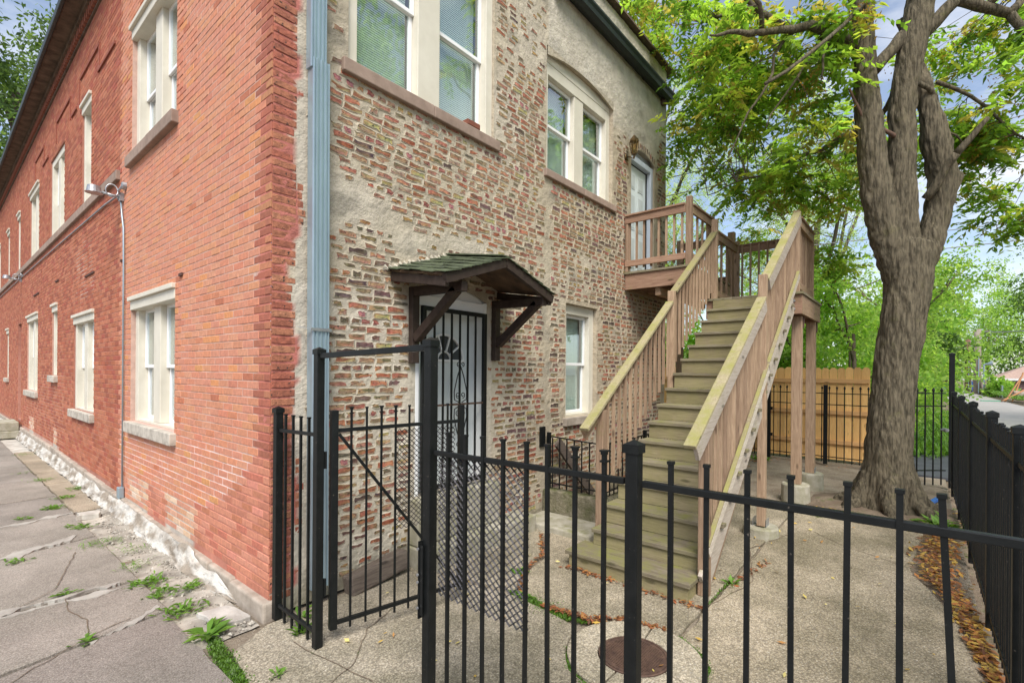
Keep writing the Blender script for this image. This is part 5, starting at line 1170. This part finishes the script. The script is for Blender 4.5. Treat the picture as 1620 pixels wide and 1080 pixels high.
b = MB(); zc = ze + 2.1; b.add([(gx0, gy0, ze), (gx1, gy0, ze), (gx1, gy1, ze), (gx0, gy1, ze), ((gx0 + gx1) / 2, gy0 + 4.2, zc), ((gx0 + gx1) / 2, gy1 - 4.2, zc)], [(0, 3, 5, 4), (1, 4, 5, 2), (0, 4, 1), (3, 2, 5), (0, 1, 2, 3)]); b.build('roof', M['roofing'], ga)
b = MB(); b.box((gx0 - .06, gy0, ze - .22), (gx0 - .002, gy1, ze + .05)); b.box((gx0, gy1 + .002, ze - .22), (gx1, gy1 + .06, ze + .05)); b.build('fascia', M['paint_white'], ga)
b = MB(); b.box((gx0 + .33, -12.4, z + .9), (gx0 + .355, -11.8, ze - .4)); b.build('window', M['room'], ga)
b = MB(); b.box((gx0 + .33, gy0 + .6, z), (gx0 + .355, -16.6, ze - .3)); b.build('door', M['paint_white'], ga)
def bin_(x, y, m, label):
    z = zg(x); root = empty('wheeled_bin', (x, y, z), label, 'bin', 'blue bins along the alley')
    b = MB(); b.add([(x - .35, y - .35, z + .12), (x + .35, y - .35, z + .12), (x + .35, y + .35, z + .12), (x - .35, y + .35, z + .12), (x - .45, y - .42, z + 1.5), (x + .45, y - .42, z + 1.5), (x + .45, y + .42, z + 1.5), (x - .45, y + .42, z + 1.5)], [(0, 3, 2, 1), (4, 5, 6, 7), (0, 1, 5, 4), (1, 2, 6, 5), (2, 3, 7, 6), (3, 0, 4, 7)]); b.build('body', M[m], root)
    b = MB(); b.box((x - .5, y - .47, z + 1.5), (x + .5, y + .47, z + 1.6)); b.build('lid', M[m], root)
    for s in (-1, 1): b = MB(); b.tube([(x + .3, y + s * .36, z + .14), (x + .3, y + s * .44, z + .14)], .14, 10); b.build('wheel', M['iron'], root)
bin_(97, -10.3, 'blue', 'blue bin standing between the two utility poles')
bin_(93, -10.2, 'blue', 'second blue bin half hidden behind the nearer utility pole')
cr = empty('parked_car', (92, -5.6, zg(92)), 'small dark blue car parked far down the alley on the left', 'car')
b = MB(); cx, cy, cz = 92, -6.0, zg(92)
pf = [(-2.2, .35), (2.2, .35), (2.2, .8), (1.3, .95), (.8, 1.45), (-1.0, 1.5), (-1.8, 1.0), (-2.2, .9)]
b.add([(cx + a, cy - .85, cz + c) for a, c in pf] + [(cx + a, cy + .85, cz + c) for a, c in pf], [tuple(range(8)), tuple(range(15, 7, -1))] + [(k, 8 + k, 8 + (k + 1) % 8, (k + 1) % 8) for k in range(8)]); bevel(b.build('body', M['blue'], cr), .08)
for a in (-1.4, 1.4):
    for s in (-1, 1): b = MB(); b.tube([(cx + a, cy + s * .7, cz + .33), (cx + a, cy + s * .9, cz + .33)], .33, 12); b.build('wheel', M['iron'], cr)
b = MB(); b.box((cx - 1.85, cy - .7, cz + 1.02), (cx - 1.6, cy + .7, cz + 1.38)); b.build('windscreen', M['room'], cr)
def zpl(x, z): return zg(x) + z
for i, (p, q, w, lab) in enumerate((((57.6, -9.6, .0), (58.4, -10.7, 2.2), .34, 'long reddish board leaning on the rubbish pile'), ((57.3, -9.4, .05), (58.8, -11.4, 1.4), .36, 'reddish board lying across the others on the rubbish pile'), ((58.2, -10.1, .0), (58.6, -10.8, 2.5), .22, 'narrow board standing upright in the rubbish pile'))):
    b = MB(); b.bar((p[0], p[1], zpl(p[0], p[2])), (q[0], q[1], zpl(q[0], q[2])), .08, w, (1, 0, 0)); o = b.build('discarded_board', M['orange_wood'], at=(p[0], p[1], zg(p[0]))); tag(o, lab, 'board')
b = MB(); x, y = 59.0, -10.2; z = zg(x); b.add([(x - 1, y - 1.5, z + .1), (x + 1, y - 1.5, z + .1), (x + 1, y - .1, z + .1), (x - 1, y - .1, z + .1), (x - 1, y - 1.6, z + .8), (x + 1, y - 1.6, z + .8), (x + 1, y + .1, z + .95), (x - 1, y + .1, z + .95)], [(0, 3, 2, 1), (4, 5, 6, 7), (0, 1, 5, 4), (1, 2, 6, 5), (2, 3, 7, 6), (3, 0, 4, 7)]); o = b.build('discarded_sofa', M['stone'], at=(x, y, z)); tag(bevel(o, .15), 'pale discarded sofa end under the reddish boards', 'sofa')
b = MB(); b.bar((56.8, -8.0, zg(57) + .04), (57.2, -9.3, zg(57) + .04), .12, .06); o = b.build('green_strap', M['green_plastic'], at=(57, -9, zg(57))); tag(o, 'green plastic strip lying on the alley by the rubbish pile', 'strip')
b = MB(); b.bar((7.9, -4.05, .01), (8.55, -4.22, .02), .07, .03); o = b.build('blue_bag', M['blue'], at=(8.2, -4.1, 0)); tag(o, 'flat blue plastic scrap on the dirt at the foot of the tall post', 'scrap')
cl = empty('chain_link_fence', (76, -10.7, zg(76)), 'low chain-link fence in the grass before the garage', 'wire fence')
for k in range(5): b = MB(); x, y = 71 + k * 2.8, -10.7 - k * .05; b.tube([(x, y, zg(x)), (x, y, zg(x) + 1.25)], .05, 6); b.build('post', M['galv'], cl)
b = MB(); b.tube([(71, -10.7, zg(71) + 1.22), (82.2, -10.9, zg(82) + 1.22)], .04, 6); b.build('rail', M['galv'], cl)
b = MB()
for k in range(34): x = 71 + k * .32; b.bar((x, -10.75, zg(x) + .1), (x + .9, -10.75, zg(x) + 1.2), .012, .012); b.bar((x + .9, -10.75, zg(x) + .1), (x, -10.75, zg(x) + 1.2), .012, .012)
b.build('wire_mesh', M['wire'], cl, kind='stuff')
tree('bush', (74, -10.9), 1.9, 'green bush growing through the chain-link fence', 1.3, .8, 120, 24, .3, .2, GB, .06, cat='bush', low=.9); tree('bush', (79.5, -11.2), 1.7, 'second green bush along the chain-link fence near the garage', 1.2, .7, 110, 24, .3, .2, GD_, .06, cat='bush', low=.9)
for i, (p, q, lab) in enumerate((((7.85, 1.2, 5.9), (24.0, -15.9, 13.2), 'upper overhead wire passing behind the yard tree'), ((7.85, 1.5, 5.55), (24.0, -15.9, 12.2), 'second overhead wire just below the upper one'), ((8.0, 3.1, 4.35), (40, -35, 11.2), 'low overhead wire crossing the pale sky right of the trunk'), ((8.0, 3.1, 3.95), (40, -35, 10.6), 'lowest overhead wire crossing the sky right of the trunk'), ((88, -10.4, 7.6), (40, -16, 6.4), 'thick overhead cable running from the far utility pole'))):
    b = MB(); p, q = Vector(p), Vector(q); pts = [p.lerp(q, t) - Vector((0, 0, .35 * 4 * t * (1 - t) * (1 if i < 4 else 2))) for t in np.linspace(0, 1, 24)]
    b.tube(pts, .011 if i < 2 else (.012 if i < 4 else .06), 5); o = b.build('overhead_wire', M['wire'], at=tuple(p), smooth=True); tag(o, lab, 'wire', 'overhead wires')

# ------------------------------------------------------------------ weeds, moss, leaves, rubble
def weed(x, y, r, n, label, blade=False, z=0, col=None, h=.12, lying=.5):
    rng = np.random.default_rng(int(abs(x * 1000 + y * 77))); O = np.stack([x + rng.normal(0, r * .45, n), y + rng.normal(0, r * .45, n), np.full(n, z)], 1)
    th = rng.uniform(0, 6.28, n); d = np.stack([np.cos(th), np.sin(th), rng.uniform(.1, 1.2, n) * (1 - lying) + .12], 1); d /= np.linalg.norm(d, axis=1, keepdims=True)
    w = np.cross(d, [0, 0, 1.0]); w /= np.linalg.norm(w, axis=1, keepdims=True); l = (h * rng.uniform(.5, 1.3, n))[:, None]; ww = (h * (.09 if blade else .26) * rng.uniform(.7, 1.3, n))[:, None]
    mid = O + d * l * .55 + np.array([0, 0, 1]) * l * .08; tip = O + d * l - np.array([0, 0, 1]) * l * .12 * rng.uniform(0, 1, (n, 1))
    tip[:, 2] = np.maximum(tip[:, 2], z + .004); V = np.stack([O, mid + w * ww / 2, tip, mid - w * ww / 2], 1)
    pal = [(.12, .25, .03), (.10, .21, .03), (.15, .29, .05), (.09, .18, .03)]
    o = quads_mesh('weed', V, M['grass'], leaf_cols(n, rng, pal), at=(x, y, z)); tag(o, label, 'weed', 'weeds in the pavement'); return o
for a in ((-.30, 11.4, .30, 60, 'weed patch far along the pavement near the distant side door'), (-.44, 7.7, .20, 130, 'thick grassy weed clump where the far slabs meet the wall strip'), (-.62, 8.7, .16, 30, 'thin weed spread in a far slab joint'), (-.52, 3.95, .14, 40, 'small broad weed at the inner end of the mortar-smeared joint'),
          (-.48, 3.05, .20, 120, 'bushy weed tuft at the edge of the rubble beside a dark joint'), (-.30, 2.55, .16, 60, 'flat weed growing in the rubble below the patched vents'), (-.40, 2.0, .16, 80, 'weed tuft halfway along the rubble strip'), (-.42, 1.45, .15, 80, 'leafy weed in the rubble before the front slab'), (-.42, 1.1, .13, 60, 'weed with an orange dead leaf in the rubble'),
          (-.40, .62, .15, 90, 'sprawling weed by the flat white stone near the corner'), (-.20, 1.05, .09, 36, 'small weed at the foot of the white flashing'), (-1.15, 3.02, .09, 24, 'small weed in the crack at the left edge of the pavement'), (-.95, 1.72, .07, 20, 'tiny weed in the long mortar-smeared joint'), (-1.0, .62, .06, 16, 'tiny weed in the joint of the large front slab'),
          (-.18, 6.5, .14, 40, 'thin weed beside the sandy edge slabs'), (-.60, 5.3, .12, 70, 'grass tuft creeping along a middle slab joint'), (-.95, 4.9, .08, 18, 'tiny grass tuft in a slab joint at the left'), (-.40, 5.9, .12, 36, 'small leafy weed between the sandy edge slabs')): weed(*a[:5], blade=a[2] > .15, h=.08, lying=.7)
weed(-.405, .05, .05, 34, 'bright green rosette weed at the corner of the front slab', h=.16, lying=.7)
weed(.05, -.43, .05, 30, 'young upright weed beside the gate post', h=.10, lying=.1); weed(.16, -.2, .04, 12, 'broad-leaved seedling behind the fence rail at the wall', h=.13, lying=.2); weed(-.30, -.80, .03, 12, 'three-leaved seedling at the bottom edge of the yard concrete', h=.07, lying=.5)
weed(3.0, -2.62, .05, 12, 'small green seedling in the concrete crack right of the stairs', h=.10, lying=.4); weed(1.95, -.98, .05, 26, 'small weed in the leaf-filled crack before the stairs', h=.09, lying=.5); weed(1.58, -1.33, .04, 20, 'round-leaved weed on the mossy crack behind the mesh', h=.08, lying=.6)
weed(6.5, -4.15, .14, 60, 'leafy green weed at the foot of the yard tree by the side fence', h=.22, lying=.3); weed(10.2, -1.2, .20, 60, 'low weed at the foot of the rear iron fence', h=.16, lying=.4); weed(6.1, -2.9, .08, 24, 'small weed between the deck footing and the tree', h=.12, lying=.5)

def strip_points(path, w, n, rng):
    P_ = np.array(path, float); seg = np.linalg.norm(np.diff(P_, axis=0), axis=1); cum = np.concatenate([[0], np.cumsum(seg)]); t = rng.uniform(0, cum[-1], n); k = np.clip(np.searchsorted(cum, t) - 1, 0, len(seg) - 1); f = ((t - cum[k]) / seg[k])[:, None]
    p = P_[k] * (1 - f) + P_[k + 1] * f; wv = np.interp(t, cum, w) if hasattr(w, '__len__') else np.full(n, w)
    return p + rng.normal(0, 1, (n, 2)) * wv[:, None] * .4
def tufts(name, paths, pal, L_, W_, z=.0):
    rng = np.random.default_rng(5); Vs, Cs = [], []
    for path, w, n in paths:
        p = strip_points(path, w, n, rng); O = np.column_stack([p, np.full(n, z)]); th = rng.uniform(0, 6.28, n); d = np.stack([np.cos(th), np.sin(th), rng.uniform(.2, 1.5, n)], 1); d /= np.linalg.norm(d, axis=1, keepdims=True); w_ = np.cross(d, [0, 0, 1.0]); w_ /= np.linalg.norm(w_, axis=1, keepdims=True); l = (L_ * rng.uniform(.5, 1.3, n))[:, None]; ww = (W_ * rng.uniform(.6, 1.3, n))[:, None]
        Vs.append(np.stack([O, O + d * l * .5 + w_ * ww, O + d * l, O + d * l * .5 - w_ * ww], 1)); Cs.append(leaf_cols(n, rng, pal))
    return quads_mesh(name, np.concatenate(Vs), M['grass'], np.concatenate(Cs), kind='stuff')
tufts('moss', [([(-.40, 0.0), (-.45, -.35), (-.47, -.72), (-.52, -1.1)], [.03, .09, .09, .07], 3800), ([(1.60, -1.18), (1.56, -1.5), (1.54, -1.72)], [.06, .17, .13], 3400), ([(1.53, -1.7), (1.56, -1.92), (1.66, -2.04)], [.07, .03, .02], 500), ([(1.2, -2.04), (1.0, -2.17), (.90, -2.34), (.93, -2.6)], [.04, .055, .05, .04], 1700), ([(1.82, -2.58), (1.70, -2.76), (1.56, -2.88), (1.36, -2.9)], [.02, .05, .05, .03], 1700), ([(2.37, -2.575), (3.2, -2.575)], [.012, .008], 200)],
      [(.06, .13, .012), (.08, .17, .015), (.10, .20, .02), (.05, .10, .015)], .024, .006, -.012)
tag(bpy.data.objects['moss'], kind='stuff')
tufts('grass', [([(13.7, -3.8), (24, -3.4)], [1.0, 1.3], 6000), ([(14, -4.8), (30, -4.6)], [.6, .8], 5000), ([(52, -10.6), (84, -10.7)], [.9, .8], 6000)], [(.11, .23, .03), (.14, .27, .04), (.09, .19, .03)], .32, .03, -.02)
def flat_leaves(name, pts, L_, pal, z=.012, seed=3, kind='stuff'):
    rng = np.random.default_rng(seed); n = len(pts); th = rng.uniform(0, 6.28, n); d = np.stack([np.cos(th), np.sin(th), rng.normal(0, .18, n)], 1); w = np.stack([-np.sin(th), np.cos(th), rng.normal(0, .25, n)], 1); l = (L_ * rng.uniform(.6, 1.3, n))[:, None]; O = np.column_stack([pts, z + rng.uniform(0, .02, n)])
    return quads_mesh(name, np.stack([O - d * l * .5, O + w * l * .2, O + d * l * .5, O - w * l * .2], 1), M['dry_leaf'], leaf_cols(n, rng, pal), kind=kind)
rng = np.random.default_rng(11); LP = [(.40, .16, .05), (.28, .11, .045), (.46, .26, .06), (.20, .09, .05), (.16, .09, .06), (.50, .34, .08)]
pts = np.concatenate([strip_points([(7.0, -4.22), (6.2, -4.17), (5.2, -4.1), (4.5, -4.06), (3.9, -4.2), (2.6, -4.31), (1.2, -4.33)], [.30, .26, .22, .20, .11, .05, .03], 2500, rng), strip_points([(6.5, -2.9), (6.25, -3.4), (6.4, -3.9), (7.0, -4.25), (7.6, -4.1)], [.25, .28, .25, .2, .2], 900, rng)])
flat_leaves('leaf_litter', pts, .075, LP)
pts = np.concatenate([strip_points([(1.64, -1.22), (2.05, -.97), (2.45, -.88), (3.0, -.45)], .04, 170, rng), strip_points([(1.55, -1.55), (1.60, -1.95), (1.78, -2.16), (1.83, -2.5)], .05, 260, rng), strip_points([(2.35, -1.2), (2.36, -2.6)], .05, 160, rng), strip_points([(7, -1), (10.5, -1), (10.8, -3)], .5, 260, rng), strip_points([(3.0, -2.6), (3.8, -2.75)], .06, 60, rng)])
flat_leaves('crack_litter', pts, .05, [(.30, .10, .045), (.22, .08, .04), (.38, .18, .06), (.14, .07, .045)], .008, 4)
pts = np.column_stack([rng.uniform(.2, 7.5, 170), rng.uniform(-4.1, -.4, 170)]); flat_leaves('fallen_leaves', pts, .055, [(.62, .50, .14), (.66, .56, .22), (.55, .36, .08), (.40, .20, .07)], .014, 6)
# rubble along the foot of the red wall
rng = np.random.default_rng(21); b = MB(); n = 1500
for k in range(n):
    y = rng.uniform(-.05, 4.8) if k < 1250 else rng.uniform(4.8, 11); x = -.10 - abs(rng.normal(0, .17)); s = .006 + .018 * rng.random() ** 3
    if y > 4.7: x = -.12 - abs(rng.normal(0, .05))
    if x < -.52: continue
    c = Vector((x, y, -.02 if y > .2 else -.002)); rr = [Vector(rng.normal(0, 1, 3)).normalized() * s * rng.uniform(.7, 1.4) for _ in range(6)]
    g = float(rng.uniform(.45, 1.1)); b.add([c + Vector((s, 0, 0)) + rr[0] * .4, c + Vector((-s, 0, 0)) + rr[1] * .4, c + Vector((0, s, 0)) + rr[2] * .4, c + Vector((0, -s, 0)) + rr[3] * .4, c + Vector((0, 0, s * .8)) + rr[4] * .3, c - Vector((0, 0, s))],
            [(0, 2, 4), (2, 1, 4), (1, 3, 4), (3, 0, 4), (2, 0, 5), (1, 2, 5), (3, 1, 5), (0, 3, 5)], (g, g * .98, g * .95))
b.build('rubble', M['gravel'], None, kind='stuff')
b = MB(); ns = 60; gy = [(-.05 + k * .08) for k in range(62)]; nx = 8
for y in gy:
    for i in range(nx):
        x = -.09 - .43 * i / (nx - 1); b.v.append((x, y, -.034 + .03 * n3(x * 9, y * 9, 2) * (0 < i < nx - 1) + .022 * (1 - i / nx) + .012 * n3(x * 30, y * 30, 4))); g = .72 + .5 * n3(x * 5, y * 5, 6); b.c.append((g, g * .97, g * .93))
for i in range(len(gy) - 1):
    for j in range(nx - 1): b.f.append((i * nx + j, i * nx + j + 1, (i + 1) * nx + j + 1, (i + 1) * nx + j)); b.m.append(0)
b.build('rubble_bed', M['gravel'], None, smooth=True, kind='structure')
fs = MB(); pz = rough_poly([(-.33, .10), (-.10, .08), (-.16, .42), (-.36, .46)], .05, .03, 4); fs.prism(pz, -.02, .022, (.95, .95, .97)); o = fs.build('flat_stone', M['gravel'], at=(-.25, .3, 0)); tag(bevel(o, .006), 'flat white slab of stone lying at the wall foot near the corner', 'stone')
fs = MB(); pz = rough_poly([(-.50, 4.35), (-.28, 4.30), (-.26, 4.52), (-.46, 4.55)], .05, .03, 9); fs.prism(pz, -.02, .05, (1.0, 1.0, 1.0)); o = fs.build('flat_stone', M['gravel'], at=(-.4, 4.4, 0)); tag(bevel(o, .006), 'broken piece of flagstone at the far end of the rubble strip', 'stone')
b = MB(); b.box((-.95, 15.3, -.02), (-.06, 16.7, .18)); b.box((-.5, 15.35, .182), (-.06, 16.65, .42)); o = b.build('door_step', M['footing'], at=(-.5, 16, 0)); tag(bevel(o, .02), 'concrete step in front of the distant side door', 'step')

# dark cracks wandering over the front slabs and the yard concrete
b = MB()
for path in ([(-.98, .69), (-.93, 1.0), (-1.0, 1.3), (-.97, 1.6)], [(-1.9, .05), (-1.4, .36), (-.98, .68), (-.68, .80)], [(-1.25, 1.66), (-1.0, 1.9), (-.8, 2.6), (-.7, 2.95)], [(-.3, -1.2), (.1, -1.05), (.4, -.75), (.75, -.62)], [(2.4, -2.58), (3.2, -2.75), (4.1, -2.5), (5.0, -2.75)], [(4.6, -3.85), (4.9, -3.3), (5.3, -2.9)], [(1.95, -1.0), (2.1, -.5), (2.05, -.05)], [(-.06, -.5), (.05, -1.3), (-.02, -2.2)]):
    pp = [Vector((*q, 0)) for q in path]; rows = []
    for i in range(len(pp) - 1):
        for k in range(10):
            t = k / 10; q = pp[i].lerp(pp[i + 1], t); q.x += .02 * n3(q.x * 9, q.y * 9, 3); q.y += .02 * n3(q.x * 9, q.y * 9, 13); rows.append(q)
    for q0, q1 in zip(rows, rows[1:]):
        d = (q1 - q0).normalized(); nn_ = Vector((-d.y, d.x, 0)) * (.003 + .003 * abs(n3(q0.x * 14, q0.y * 14, 8))); z = .0075
        b.add([(q0.x + nn_.x, q0.y + nn_.y, z), (q0.x - nn_.x, q0.y - nn_.y, z), (q1.x - nn_.x, q1.y - nn_.y, z), (q1.x + nn_.x, q1.y + nn_.y, z)], [(0, 1, 2, 3)])
b.build('cracks', M['soil'], None, kind='structure')
